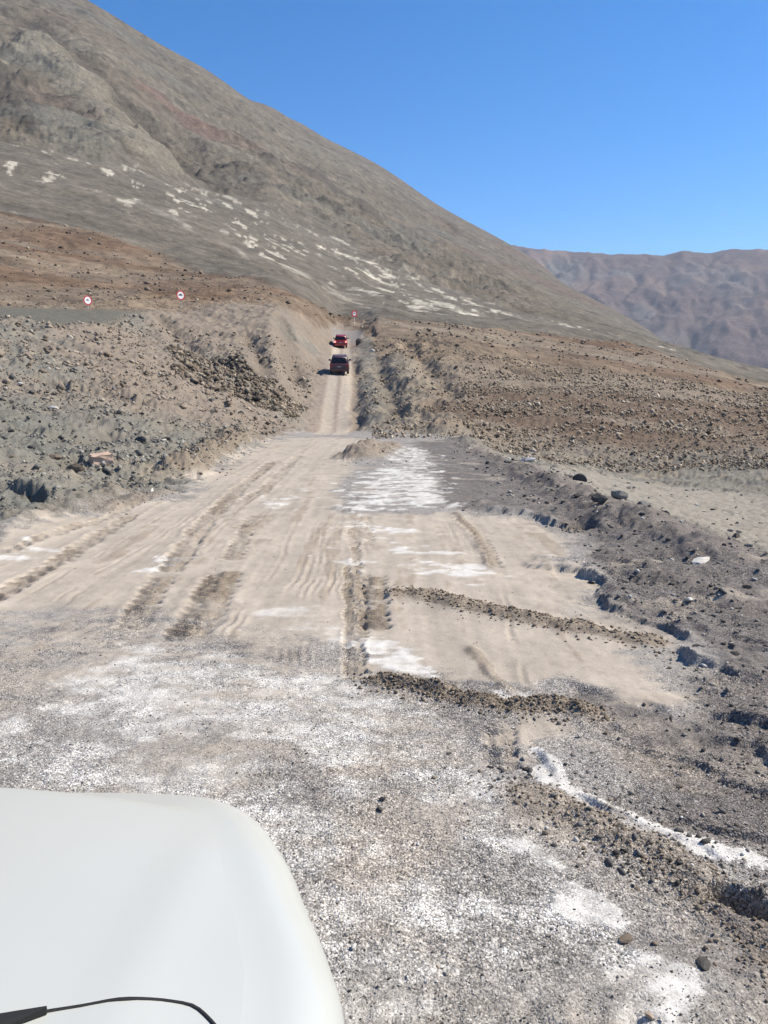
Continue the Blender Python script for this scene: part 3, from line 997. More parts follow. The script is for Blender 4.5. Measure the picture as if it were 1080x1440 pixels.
ob = grid_mesh("mountain_range", pv.reshape(-1, 3), ff, nn.reshape(-1, 3), cc, np.full(naz * nt_, .3), M_FAR)
ob["kind"] = "structure"


# ------------------------------------------------------------------ object helpers
def link(ob, parent=None):
    COL.objects.link(ob)
    if parent is not None:
        ob.parent = parent
    return ob


def tag(ob, label=None, cat=None, group=None, kind=None):
    for k_, v in (("label", label), ("category", cat), ("group", group), ("kind", kind)):
        if v:
            ob[k_] = v
    return ob


def mesh_obj(name, verts, faces, mat, parent=None, smooth=False, mats=None):
    me = bpy.data.meshes.new(name)
    me.from_pydata([tuple(map(float, v)) for v in verts], [], [tuple(f) for f in faces])
    me.materials.append(mat)
    if smooth:
        me.polygons.foreach_set("use_smooth", [True] * len(me.polygons))
    me.update()
    return link(bpy.data.objects.new(name, me), parent)


def bm_obj(name, bm, mat, parent=None, smooth=False):
    me = bpy.data.meshes.new(name)
    bmesh.ops.recalc_face_normals(bm, faces=bm.faces)
    bm.to_mesh(me)
    bm.free()
    me.materials.append(mat)
    if smooth:
        me.polygons.foreach_set("use_smooth", [True] * len(me.polygons))
    return link(bpy.data.objects.new(name, me), parent)


def prism(bm, profile, x0, x1, inset0=0.0, bevel=0.0, axis='x'):
    """extrude a closed (y, z) profile between x0 and x1"""
    va = [bm.verts.new((x0, p[0], p[1])) for p in profile]
    vb = [bm.verts.new((x1, p[0], p[1])) for p in profile]
    n = len(profile)
    fs = [bm.faces.new(va[::-1]), bm.faces.new(vb)]
    for i in range(n):
        fs.append(bm.faces.new((va[i], va[(i + 1) % n], vb[(i + 1) % n], vb[i])))
    if bevel:
        bmesh.ops.bevel(bm, geom=list({e for f in fs for e in f.edges}), offset=bevel, segments=2, affect='EDGES', profile=.6)
    return bm


def box(bm, c, s, bevel=0.0):
    r = bmesh.ops.create_cube(bm, size=1.0)
    for v in r['verts']:
        v.co = (c[0] + v.co.x * s[0], c[1] + v.co.y * s[1], c[2] + v.co.z * s[2])
    if bevel:
        bmesh.ops.bevel(bm, geom=list({e for v in r['verts'] for e in v.link_edges}), offset=bevel, segments=2, affect='EDGES', profile=.6)
    return bm


def ring_x(bm, cx, cy, cz, prof, seg_=24):
    """lathe (radius, x) profile about an axle along x"""
    rows = []
    for r, xo in prof:
        rows.append([bm.verts.new((cx + xo, cy + r * math.cos(2 * math.pi * j / seg_), cz + r * math.sin(2 * math.pi * j / seg_))) for j in range(seg_)])
    for a, b in zip(rows[:-1], rows[1:]):
        for j in range(seg_):
            bm.faces.new((a[j], a[(j + 1) % seg_], b[(j + 1) % seg_], b[j]))
    return bm


def z_at(x, y):
    return float(surface(np.array([x]), np.array([y]))[0][0])


# ------------------------------------------------------------------ loose stone
def rock_shape(rng, sub=1, cuts=4):
    bm = bmesh.new()
    bmesh.ops.create_icosphere(bm, subdivisions=sub, radius=1)
    v = np.array([q.co[:] for q in bm.verts])
    f = np.array([[q.index for q in p.verts] for p in bm.faces])
    bm.free()
    v = v * (1 + rng.normal(0, .10, (len(v), 1)))
    for _ in range(cuts):
        nrm = rng.normal(size=3)
        nrm /= np.linalg.norm(nrm)
        dcut = rng.uniform(.45, .8)
        over = np.maximum(v @ nrm - dcut, 0)
        v = v - over[:, None] * nrm
    v *= rng.uniform(.65, 1.2, 3) * np.array([1, 1, .8])
    return v, f


def stone_mat(name, bump=40.0):
    mt, nt, b = new_mat(name)
    N, L = nt.nodes, nt.links
    at = N.new("ShaderNodeAttribute")
    at.attribute_name = "col"
    geo = N.new("ShaderNodeNewGeometry")
    q = N.new("ShaderNodeTexNoise")
    q.inputs["Scale"].default_value = bump
    q.inputs["Detail"].default_value = 4
    L.new(geo.outputs["Position"], q.inputs["Vector"])
    r = N.new("ShaderNodeMapRange")
    r.inputs["From Min"].default_value = .25
    r.inputs["From Max"].default_value = .75
    r.inputs["To Min"].default_value = .75
    r.inputs["To Max"].default_value = 1.25
    L.new(q.outputs["Fac"], r.inputs["Value"])
    s = N.new("ShaderNodeVectorMath")
    s.operation = 'SCALE'
    L.new(at.outputs["Color"], s.inputs[0])
    L.new(r.outputs[0], s.inputs["Scale"])
    L.new(s.outputs[0], b.inputs["Base Color"])
    b.inputs["Roughness"].default_value = .92
    b.inputs["Specular IOR Level"].default_value = .2
    return mt


M_STONE = stone_mat("broken_stone", 9.0)
M_PEBBLE = stone_mat("pebbles", 120.0)
srng = np.random.default_rng(21)
OCTA_V = np.array([(1, 0, 0), (0, 1, 0), (-1, 0, 0), (0, -1, 0), (0, 0, 1), (0, 0, -.6)], float)
OCTA_F = np.array([(0, 1, 4), (1, 2, 4), (2, 3, 4), (3, 0, 4), (1, 0, 5), (2, 1, 5), (3, 2, 5), (0, 3, 5)])
VAR_LOW = []
for _ in range(10):
    VAR_LOW.append((OCTA_V * srng.uniform(.7, 1.25, (6, 1)) + srng.normal(0, .12, (6, 3)), OCTA_F))
VAR_MID = [rock_shape(srng, 1, 3) for _ in range(10)]


def scatter(name, X, Y, S, colr, variants, mat, sink=.25, squash=.75):
    zz = surface(X, Y)[0]
    n = len(X)
    which = srng.integers(0, len(variants), n)
    vs_, fs_, cs_ = [], [], []
    off = 0
    for k_, (bv, bf) in enumerate(variants):
        ix = np.nonzero(which == k_)[0]
        if not len(ix):
            continue
        m_ = len(ix)
        a = srng.uniform(0, 2 * np.pi, m_)
        tx = srng.normal(0, .45, m_)
        ca_, sa_ = np.cos(a), np.sin(a)
        st = np.exp(srng.normal(0, .22, (m_, 3))) * np.array([1, 1, squash])
        p = bv[None] * st[:, None, :]
        cy_, sy_ = np.cos(tx)[:, None], np.sin(tx)[:, None]
        y1 = p[..., 1] * cy_ - p[..., 2] * sy_
        z1 = p[..., 1] * sy_ + p[..., 2] * cy_
        x2 = p[..., 0] * ca_[:, None] - y1 * sa_[:, None]
        y2 = p[..., 0] * sa_[:, None] + y1 * ca_[:, None]
        s = S[ix][:, None]
        w3 = np.stack([X[ix][:, None] + x2 * s, Y[ix][:, None] + y2 * s, zz[ix][:, None] + z1 * s + s * (squash * .8 - sink * 1.2)], -1)
        vs_.append(w3.reshape(-1, 3))
        fs_.append((bf[None] + (np.arange(m_) * len(bv))[:, None, None]).reshape(-1, 3) + off)
        cs_.append(np.repeat(colr[ix], len(bv), 0))
        off += m_ * len(bv)
    vv_, ff_, cc_ = np.concatenate(vs_), np.concatenate(fs_), np.concatenate(cs_)
    me = bpy.data.meshes.new(name)
    me.vertices.add(len(vv_))
    me.vertices.foreach_set("co", vv_.astype(np.float32).ravel())
    me.loops.add(len(ff_) * 3)
    me.loops.foreach_set("vertex_index", ff_.astype(np.int32).ravel())
    me.polygons.add(len(ff_))
    me.polygons.foreach_set("loop_start", np.arange(0, len(ff_) * 3, 3, dtype=np.int32))
    me.update(calc_edges=True)
    at = me.attributes.new("col", 'FLOAT_COLOR', 'POINT')
    rgba = np.ones((len(vv_), 4), np.float32)
    rgba[:, :3] = np.clip(cc_, .01, .85)
    at.data.foreach_set("color", rgba.ravel())
    me.materials.append(mat)
    ob = link(bpy.data.objects.new(name, me))
    ob["kind"] = "stuff"
    return ob


def polar_pts(n, d0, d1, a0, a1, power=1.0):
    """points spread over a sector, thinning with distance"""
    u = srng.uniform(0, 1, n)
    if power == 1.0:
        d_ = np.exp(np.log(d0) + u * (np.log(d1) - np.log(d0)))
    else:
        e = 1 - power
        d_ = (d0 ** e + u * (d1 ** e - d0 ** e)) ** (1 / e)
    a_ = srng.uniform(a0, a1, n)
    return d_ * np.sin(a_), d_ * np.cos(a_)


def palette(n, cols_, w_, var=.18):
    k_ = srng.choice(len(cols_), n, p=np.array(w_) / sum(w_))
    c_ = np.array(cols_)[k_]
    return (c_ * np.exp(srng.normal(0, var, (n, 1)))).astype(np.float32)


def keep_out(x, y, P, margin=0.0):
    return poly_sd(x, y, P) < margin


# rubble on the slopes left of the road
x, y = polar_pts(60000, 9.5, 88, -.70, -.02)
d_ = np.hypot(x, y)
ok = keep_out(x, y, ROADWAY, -.3) & keep_out(x, y, ROAD_FAR, -.6) & (poly_sd(x, y, STRIP) < .3)
ok &= srng.uniform(0, 1, len(x)) < .22 + .9 * sstep(-.15, .35, fbm(x * .3, y * .3, 4, 70) * 1.4 + .22 * sstep(22, 40, d_))
x, y, d_ = x[ok], y[ok], d_[ok]
S = np.exp(srng.normal(0, .62, len(x))) * (.005 + .00080 * d_)
S = np.clip(S, .012, .25)
c1 = palette(len(x), [(.20, .19, .165), (.27, .25, .21), (.12, .115, .105), (.36, .34, .30)], [5, 3, 3, .8])
c2 = palette(len(x), [(.27, .215, .165), (.20, .155, .115), (.34, .28, .22)], [5, 3, 2])
f = (sstep(24, 40, d_) * (srng.uniform(0, 1, len(x)) < .75))[:, None]
scatter("rubble", x, y, S, c1 * (1 - f) + c2 * f, VAR_LOW, M_STONE)

# bouldery bank right of the far road
x, y = polar_pts(100000, 37, 125, -.015, .62, 1.0)
d_ = np.hypot(x, y)
a_ = np.arctan2(x, y)
ok = keep_out(x, y, ROAD_FAR, -.5) & (d_ < np.interp(a_, BZ, D1) * 1.12) & keep_out(x, y, FLOOR, -.3)
rows = np.sin(d_ * .55 + 2.5 * fbm(x * .05, y * .05, 3, 71))
ok &= srng.uniform(0, 1, len(x)) < .42 + .30 * rows + .55 * fbm(x * .16, y * .16, 4, 91)
ok &= ~((a_ < .10) & (srng.uniform(0, 1, len(x)) < .55))
x, y, d_ = x[ok], y[ok], d_[ok]
S = np.clip(np.exp(srng.normal(0, .55, len(x))) * (.011 + .00062 * d_), .02, .2)
c1 = palette(len(x), [(.255, .200, .145), (.34, .28, .21), (.155, .118, .088), (.42, .36, .28)], [5, 3.4, 2, .8])
scatter("boulder_field", x, y, S, c1, VAR_LOW, M_STONE, sink=.2, squash=.9)

# dark rubbly face below the terrace left of the cutting
BAND = trace([(232, 484), (300, 498), (385, 528), (436, 574), (405, 592), (330, 566), (255, 532)])
lo, hi = BAND.min(0), BAND.max(0)
x, y = srng.uniform(lo[0], hi[0], 9000), srng.uniform(lo[1], hi[1], 9000)
ok = poly_sd(x + 1.2 * fbm(x * .3, y * .3, 3, 98), y, BAND) > 0
x, y = x[ok], y[ok]
S = np.clip(np.exp(srng.normal(0, .5, len(x))), .4, 2.6) * .11
scatter("rubble_face", x, y, S, palette(len(x), [(.17, .135, .10), (.25, .20, .15), (.10, .085, .068), (.33, .28, .22)], [4, 3, 3, 1]), VAR_LOW, M_STONE)

# stones on the brown hills beyond
x, y = polar_pts(3500, 85, 260, -.62, .60, 1.0)
d_ = np.hypot(x, y)
a_ = np.arctan2(x, y)
ok = (d_ > np.interp(a_, BZ, D1) * 1.05) & (d_ < np.interp(a_, BZ, D2))
x, y, d_ = x[ok], y[ok], d_[ok]
S = np.clip(np.exp(srng.normal(0, .45, len(x))) * .0013 * d_, .06, .6)
scatter("hillside_stones", x, y, S, palette(len(x), [(.22, .17, .125), (.14, .11, .085), (.30, .25, .19)], [4, 3, 2]), VAR_LOW, M_STONE)

# broken road edge and berm on the right
x, y = polar_pts(15000, 3.2, 32, .05, .95, 1.0)
sd = poly_sd(x, y, DARK)
sr = poly_sd(x, y, RUBBLE)
bd = np.minimum.reduce([poly_dist(x, y, RIDGE[i][0])[0] / w_ for i, w_ in ((6, 1.5), (7, 1.0))])
ed = np.minimum.reduce([poly_dist(x, y, s_[0])[0] for s_ in STEP])
pr = .10 * (sd > 0) + .55 * (bd < 1) + .5 * (ed < .3) + .55 * (sr > 0) + .12 * (poly_sd(x, y, FLOOR) > 0)
pr *= .5 + .9 * sstep(-.2, .4, fbm(x * .8, y * .8, 4, 72))
ok = srng.uniform(0, 1, len(x)) < pr
ok &= poly_sd(x, y, SAND) < .1
x, y = x[ok], y[ok]
d_ = np.hypot(x, y)
S = np.clip(np.exp(srng.normal(0, .55, len(x))), .4, 2.6) * (.0045 + .0010 * d_)
scatter("broken_stone", x, y, S, palette(len(x), [(.13, .12, .11), (.22, .20, .175), (.33, .29, .235), (.075, .068, .06), (.48, .46, .42)], [5, 4, 2, 2, .6]), VAR_MID, M_STONE)

# mud lumps on the ridges and in the ruts
lx, ly, ls = [], [], []
for i_, n_, s0 in ((0, 1100, .009), (1, 1100, .0075), (2, 700, .025), (4, 90, .02), (5, 250, .025), (8, 900, .0055), (3, 300, .010)):
    P, hw = RIDGE[i_][0], RIDGE[i_][1]
    sg = np.linalg.norm(np.diff(P, axis=0), axis=1)
    tt_ = srng.uniform(0, sg.sum(), n_)
    kk = np.minimum(np.searchsorted(np.cumsum(sg), tt_), len(sg) - 1)
    fr_ = (tt_ - (np.cumsum(sg)[kk] - sg[kk])) / sg[kk]
    p = P[kk] + (P[kk + 1] - P[kk]) * fr_[:, None] + srng.normal(0, hw * .7, (n_, 2))
    lx.append(p[:, 0]); ly.append(p[:, 1]); ls.append(np.clip(np.exp(srng.normal(0, .5, n_)), .4, 2.2) * s0)
lx, ly, ls = map(np.concatenate, (lx, ly, ls))
scatter("mud_lumps", lx, ly, ls, palette(len(lx), [(.21, .165, .12), (.155, .12, .088), (.29, .24, .18)], [4, 3, 2]), VAR_MID, M_STONE)

# gravel of the road surface in front of the car
x, y = polar_pts(46000, 2.2, 10, -.58, .62, 1.3)
pr = .75 * (poly_sd(x, y, ROADWAY) > 0) * (1 - .95 * (poly_sd(x, y, SAND) > 0.02)) * (1 - .9 * (poly_sd(x, y, SAND2) > 0))
pr = pr * (.35 + .9 * sstep(-.3, .3, fbm(x * 1.3, y * 1.3, 4, 73)))
ok = srng.uniform(0, 1, len(x)) < pr + .012
x, y = x[ok], y[ok]
d_ = np.hypot(x, y)
S = np.clip(np.exp(srng.normal(0, .42, len(x))) * (.0017 + .00032 * d_), .0014, .015)
scatter("gravel", x, y, S, palette(len(x), [(.32, .295, .265), (.14, .128, .118), (.52, .49, .455), (.055, .05, .046), (.30, .235, .175)], [3, 3, 3.5, 2, 1]), VAR_MID, M_PEBBLE, sink=.3)

# ------------------------------------------------------------------ single rocks
rrng = np.random.default_rng(5)
ROCKV = {}


def rock_mat(nm, rgb):
    return simple(nm, rgb, rough=.93, var=.35, scale=3.5, spec=.2)


RM = {"grey": rock_mat("grey_rock", (.23, .215, .19)), "dark": rock_mat("dark_rock", (.085, .078, .07)), "tan": rock_mat("tan_rock", (.36, .27, .20)),
      "pale": rock_mat("pale_rock", (.58, .55, .50)), "brown": rock_mat("brown_rock", (.165, .13, .10))}


def rock(kind, x, y, size, label, group=None, squash=.8, name="rock", turn=None, cat="rock", var=None):
    v_ = int(rrng.integers(0, 5)) if var is None else var
    key = (kind, v_)
    if key not in ROCKV:
        vv__, ff__ = rock_shape(np.random.default_rng(100 + v_), 2, 9)
        me = bpy.data.meshes.new("rock_" + kind)
        me.from_pydata([tuple(q) for q in vv__], [], [tuple(int(i) for i in q) for q in ff__])
        me.materials.append(RM[kind])
        ROCKV[key] = me
    ob = link(bpy.data.objects.new(name, ROCKV[key]))
    ob.location = (x, y, z_at(x, y) + size * squash * .32)
    ob.scale = (size * rrng.uniform(.85, 1.25), size * rrng.uniform(.8, 1.15), size * squash)
    ob.rotation_euler = (rrng.uniform(-.2, .2), rrng.uniform(-.2, .2), rrng.uniform(0, 6.28) if turn is None else turn)
    return tag(ob, label, cat, group)


def rock_px(kind, px, py, wpx, label, **kw):
    gx, gy = ground_at(px, py)
    s = wpx / FPX * math.hypot(gx, gy) / 2
    return rock(kind, gx, gy, s, label, **kw)


rock_px("dark", 815, 678, 17, "black boulder standing alone on the pale flat right of the berm", squash=1.1)
rock_px("pale", 826, 672, 9, "small whitish stone leaning against the lone black boulder on the flat")
rock_px("pale", 742, 652, 22, "long white rock lying on top of the berm beyond the dark gravel", squash=.5)
rock_px("pale", 985, 790, 26, "flat pale rock with a white top on the dark rubble near the right edge", squash=.5)
rock_px("dark", 1036, 756, 16, "small black rock on the pale flat near the right edge of the photo", squash=.7)
rock_px("grey", 870, 715, 24, "greenish grey boulder in the middle of the right hand berm", squash=.9)
rock_px("dark", 842, 722, 22, "dark boulder on the berm above the broken road edge", squash=.9)
rock_px("grey", 905, 735, 20, "grey boulder on the berm just right of the dark pair", squash=.8)
rock_px("pale", 970, 850, 12, "small white stone alone on the dark gravel below the flat pale rock")
rock_px("dark", 935, 726, 14, "narrow black upright stone at the right end of the berm boulders", squash=1.2)
rock_px("brown", 60 + 45, 652, 24, "brown angular rock left of the tan block on the debris slope", squash=1.0)
rock_px("brown", 78, 640, 26, "broad brown slab bedded in the slope up left of the brown angular rock", squash=.5)
rock_px("dark", 46, 630, 13, "black rock on the debris slope above the dark hollow")
rock_px("dark", 150, 607, 18, "dark flat rock on the debris slope above the tan block", squash=.5)
rock_px("dark", 196, 622, 22, "dark rounded boulder right of the tan block, higher on the slope", squash=.7)
rock_px("pale", 75, 573, 16, "bright white flat stone high on the left debris slope", squash=.35)
rock_px("pale", 28, 541, 8, "small white stone near the left edge, highest on the debris slope")
rock_px("pale", 523, 491, 9, "bright white stone on the bank right of the red car")
rock_px("pale", 538, 578, 9, "pale stone at the foot of the bank right of the far road")
rock_px("dark", 504, 486, 12, "black slab standing in for the shadow of the bank edge beside the red car", squash=1.6)  # dark rock added to stand in for the bank edge's shadow
rock_px("dark", 506, 566, 9, "dark stone at the ditch right of the far road", squash=1.2)
rock_px("dark", 512, 586, 8, "dark stone lowest in the ditch right of the far road", squash=1.0)
rock_px("dark", 534, 1142, 13, "black stone alone on the grey gravel in the middle foreground", squash=.8)
rock_px("dark", 538, 1127, 10, "smaller black stone just behind the lone black foreground stone", squash=.8)
rock_px("dark", 990, 1358, 34, "flat dark stone on the salt crust at the lower right", squash=.4)
rock_px("brown", 880, 1322, 26, "brown flat stone half sunk in the lower right salt crust", squash=.4)
rock_px("brown", 955, 1100, 12, "brown pebble on the dark gravel right of the salt stream")
rock_px("tan", 912, 1436, 14, "tan stone at the bottom edge of the photo on the sandy patch")
rock_px("dark", 632, 1060, 14, "dark stone at the left edge of the muddy rut in the foreground", squash=.5)
rock_px("dark", 690, 1078, 14, "dark stone lying on the muddy rut itself", squash=.6)
rock_px("grey", 380, 1030, 8, "grey stone on the speckled gravel above the car bonnet")

# the tan block
gx, gy = ground_at(143, 650)
bm = bmesh.new()
box(bm, (0, 0, .13), (.55, .34, .31), .025)
bmesh.ops.subdivide_edges(bm, edges=list(bm.edges), cuts=2, use_grid_fill=True)
for v in bm.verts:
    v.co.x += rrng.normal(0, .012)
    v.co.y += rrng.normal(0, .012)
    v.co.z += rrng.normal(0, .010) - .10 * max(0, v.co.x - .12) * max(0, v.co.z - .1) * 4
ob = bm_obj("stone_block", bm, simple("tan_block", (.50, .36, .27), .9, var=.3, scale=9), None)
sblk = 27 / FPX * math.hypot(gx, gy) / .55
ob.scale = (sblk,) * 3
ob.location = (gx, gy, z_at(gx, gy) + .02)
ob.rotation_euler = (.14, -.10, .62)
tag(ob, "pinkish tan squared block lying on the grey debris slope", "stone block")

# more of the larger stones, each told apart by colour, neighbourhood and order from the left
ORD = {1: ["the only"], 2: ["left of two", "right of two"], 3: ["leftmost of three", "middle of three", "rightmost of three"]}


def place_word(i_, n_):
    if n_ <= 3:
        return ORD[n_][i_]
    names = ["leftmost", "second from left", "third from left", "fourth from left", "fifth from left", "sixth from left", "seventh from left"]
    return "rightmost" if i_ == n_ - 1 else names[min(i_, 6)]


def crowd(n, region, kinds, sz, cells, what, group):
    spots = []
    for _ in range(n * 14):
        if len(spots) >= n:
            break
        px, py = region(rrng)
        gx, gy = ground_at(px, py)
        if poly_sd(np.array([gx]), np.array([gy]), SAND)[0] > -.1:
            continue
        cell = min(range(len(cells)), key=lambda c_: (cells[c_][0] - px) ** 2 + (cells[c_][1] - py) ** 2 * 2)
        k_ = kinds[int(rrng.integers(0, len(kinds)))]
        if sum(1 for q_ in spots if q_[2] == k_ and q_[3] == cell) < 7:
            spots.append((px, py, k_, cell))
    for k_ in sorted(set(kinds)):
        for cell in range(len(cells)):
            mine = sorted(q_ for q_ in spots if q_[2] == k_ and q_[3] == cell)
            for i_, (px, py, _, _) in enumerate(mine):
                rock_px(k_, px, py, float(np.exp(rrng.normal(0, .3)) * sz), "%s larger %s %s %s" % (place_word(i_, len(mine)), k_, what, cells[cell][2]),
                        group=group, squash=rrng.uniform(.5, .95))


def r_left(r):
    px = r.uniform(0, 330)
    return px, r.uniform(560, max(600, 705 - px * .22))


def r_berm(r):
    t_ = r.uniform(0, 1)
    return 640 + 440 * t_ + r.normal(0, 12), 630 + 165 * t_ + r.normal(0, 14)


def r_shoulder(r):
    return r.uniform(850, 1080), r.uniform(790, 1090)


def r_low(r):
    t_ = r.uniform(0, 1)
    return 720 + 360 * t_ + r.normal(0, 20), 1120 + 190 * t_ + abs(r.normal(0, 30))


crowd(54, r_left, ["grey", "dark", "grey", "brown"], 6.5,
      [(30, 580, "high at the left edge"), (150, 575, "high above the tan block"), (270, 590, "high by the upper slope end"), (25, 655, "by the dark hollow"),
       (120, 670, "below the tan block"), (215, 640, "right of the tan block"), (300, 625, "beside the brown road berm")], "rock on the debris slope", "rocks on the left debris slope")
crowd(44, r_berm, ["grey", "dark", "grey"], 8,
      [(660, 635, "at its far end"), (740, 665, "by the long white rock"), (810, 695, "near the lone black boulder"), (880, 722, "at its middle boulders"),
       (960, 755, "below the small black rock"), (1050, 785, "at the right edge")], "rock on the right berm", "rocks along the right berm")
crowd(26, r_shoulder, ["dark", "brown", "grey"], 6.5,
      [(890, 820, "near the broken edge"), (1020, 820, "below the flat pale rock"), (900, 940, "at the sand's end"), (1020, 930, "at the right edge"), (960, 1050, "above the salt stream")],
      "stone on the dark gravel", "stones on the dark shoulder")
crowd(30, r_low, ["brown", "dark", "dark"], 6.5,
      [(740, 1140, "at the rubble's upper end"), (820, 1180, "below the narrow salt stream"), (900, 1220, "in the rubble's middle"), (1000, 1270, "by the dark hole"), (1060, 1310, "at the right edge")],
      "stone in the mud", "stones below the salt stream")

# ------------------------------------------------------------------ road signs
M_WHITE = simple("sign_white", (.78, .78, .76), .45, var=.05)
M_RED = simple("sign_red", (.50, .035, .04), .45, var=.08)
M_BLACK = simple("sign_black", (.02, .02, .022), .5, var=.1)
M_STEEL = simple("galvanised_steel", (.42, .42, .41), .5, metal=.6, var=.15)
M_PALEPOST = simple("painted_post", (.70, .66, .63), .6, var=.1)


def disc(bm, r, y0, y1, seg_=28, r_in=0.0):
    """round plate in the xz plane between y0 and y1 (a ring when r_in > 0)"""
    def loop(rad, yy):
        return [bm.verts.new((rad * math.cos(2 * math.pi * j / seg_), yy, rad * math.sin(2 * math.pi * j / seg_))) for j in range(seg_)]
    o0, o1 = loop(r, y0), loop(r, y1)
    if r_in:
        i0, i1 = loop(r_in, y0), loop(r_in, y1)
    for j in range(seg_):
        n_ = (j + 1) % seg_
        bm.faces.new((o0[j], o0[n_], o1[n_], o1[j]))
        if r_in:
            bm.faces.new((i0[n_], i0[j], i1[j], i1[n_]))
            bm.faces.new((o0[n_], o0[j], i0[j], i0[n_]))
            bm.faces.new((o1[j], o1[n_], i1[n_], i1[j]))
    if not r_in:
        bm.faces.new(o0[::-1])
        bm.faces.new(o1)
    return bm


def car_mark(bm, cx, cz, s, y0, y1):
    """small side-on car outline"""
    pr = [(-.5, -.10), (-.5, .06), (-.30, .10), (-.18, .26), (.20, .26), (.34, .10), (.5, .06), (.5, -.10)]
    a = [bm.verts.new((cx + p[0] * s, y0, cz + p[1] * s)) for p in pr]
    b = [bm.verts.new((cx + p[0] * s, y1, cz + p[1] * s)) for p in pr]
    bm.faces.new(a)
    bm.faces.new(b[::-1])
    for i_ in range(len(pr)):
        j = (i_ + 1) % len(pr)
        bm.faces.new((a[j], a[i_], b[i_], b[j]))


def road_sign(px, py, disc_px, post_px, label, kind, turn=0.55):
    gx, gy = ground_at(px, py)
    gd = math.hypot(gx, gy)
    r = disc_px / FPX * gd / 2
    hp = post_px / FPX * gd
    root = link(bpy.data.objects.new("road_sign", None))
    root.location = (gx, gy, z_at(gx, gy))
    root.rotation_euler = (0, 0, turn - math.atan2(gx, gy))
    tag(root, label, "road sign", "round road signs")
    bm = bmesh.new()
    box(bm, (0, .03, (hp + r) / 2 - .2), (.09, .05, hp + r + .4), .008)
    bm_obj("post", bm, M_PALEPOST if kind == "bar" else M_STEEL, root)
    bm = bmesh.new()
    disc(bm, r * .99, -.004, .004)
    pl = bm_obj("sign_plate", bm, M_WHITE, root)
    pl.location = (0, -.012, hp + r)
    bm = bmesh.new()
    disc(bm, r, -.012, -.005, 28, r * (.76 if kind != "bar" else .60))
    bm_obj("red_rim", bm, M_RED, pl)
    bm = bmesh.new()
    if kind == "bar":
        box(bm, (0, -.008, r * .12), (r * .72, .006, r * .26))
    else:
        s = r * (1.0 if kind == "arrow" else .72)
        car_mark(bm, -r * .05, r * .02, s, -.011, -.0055)
    bm_obj("car_symbol", bm, M_BLACK, pl)
    return root


road_sign(124, 434, 12, 5.5, "round red rimmed road sign leftmost, on the edge of the smooth upper embankment", "cars")
road_sign(254.5, 427.5, 12.5, 8, "round red rimmed road sign above the brown cut, middle of the three signs", "arrow")
road_sign(498.5, 457.5, 9, 12, "small red rimmed road sign on a pale post beyond the two cars", "bar")

# ------------------------------------------------------------------ vehicles on the hill
M_MAROON = simple("maroon_paint", (.075, .030, .034), .4, coat=.4, var=.1, scale=3)
M_REDP = simple("red_paint", (.30, .014, .016), .3, coat=.7, var=.1, scale=3)
M_GLASS = simple("tinted_glass", (.012, .012, .014), .06, var=.05)
M_TYRE = simple("tyre_rubber", (.025, .024, .023), .85, var=.2)
M_RIM = simple("alloy", (.45, .45, .45), .35, metal=.8)
M_PLASTIC = simple("black_plastic", (.03, .03, .032), .55)
M_LAMP = simple("tail_lamp_red", (.30, .012, .012), .25, coat=.5)
M_LAMPON = simple("lit_brake_lamp", (.6, .05, .05), .3, emit=(1.0, .30, .26), es=1.5)
M_PLATE = simple("number_plate", (.40, .38, .34), .6)
M_LENS = simple("headlamp_lens", (.55, .57, .6), .12, coat=.8)


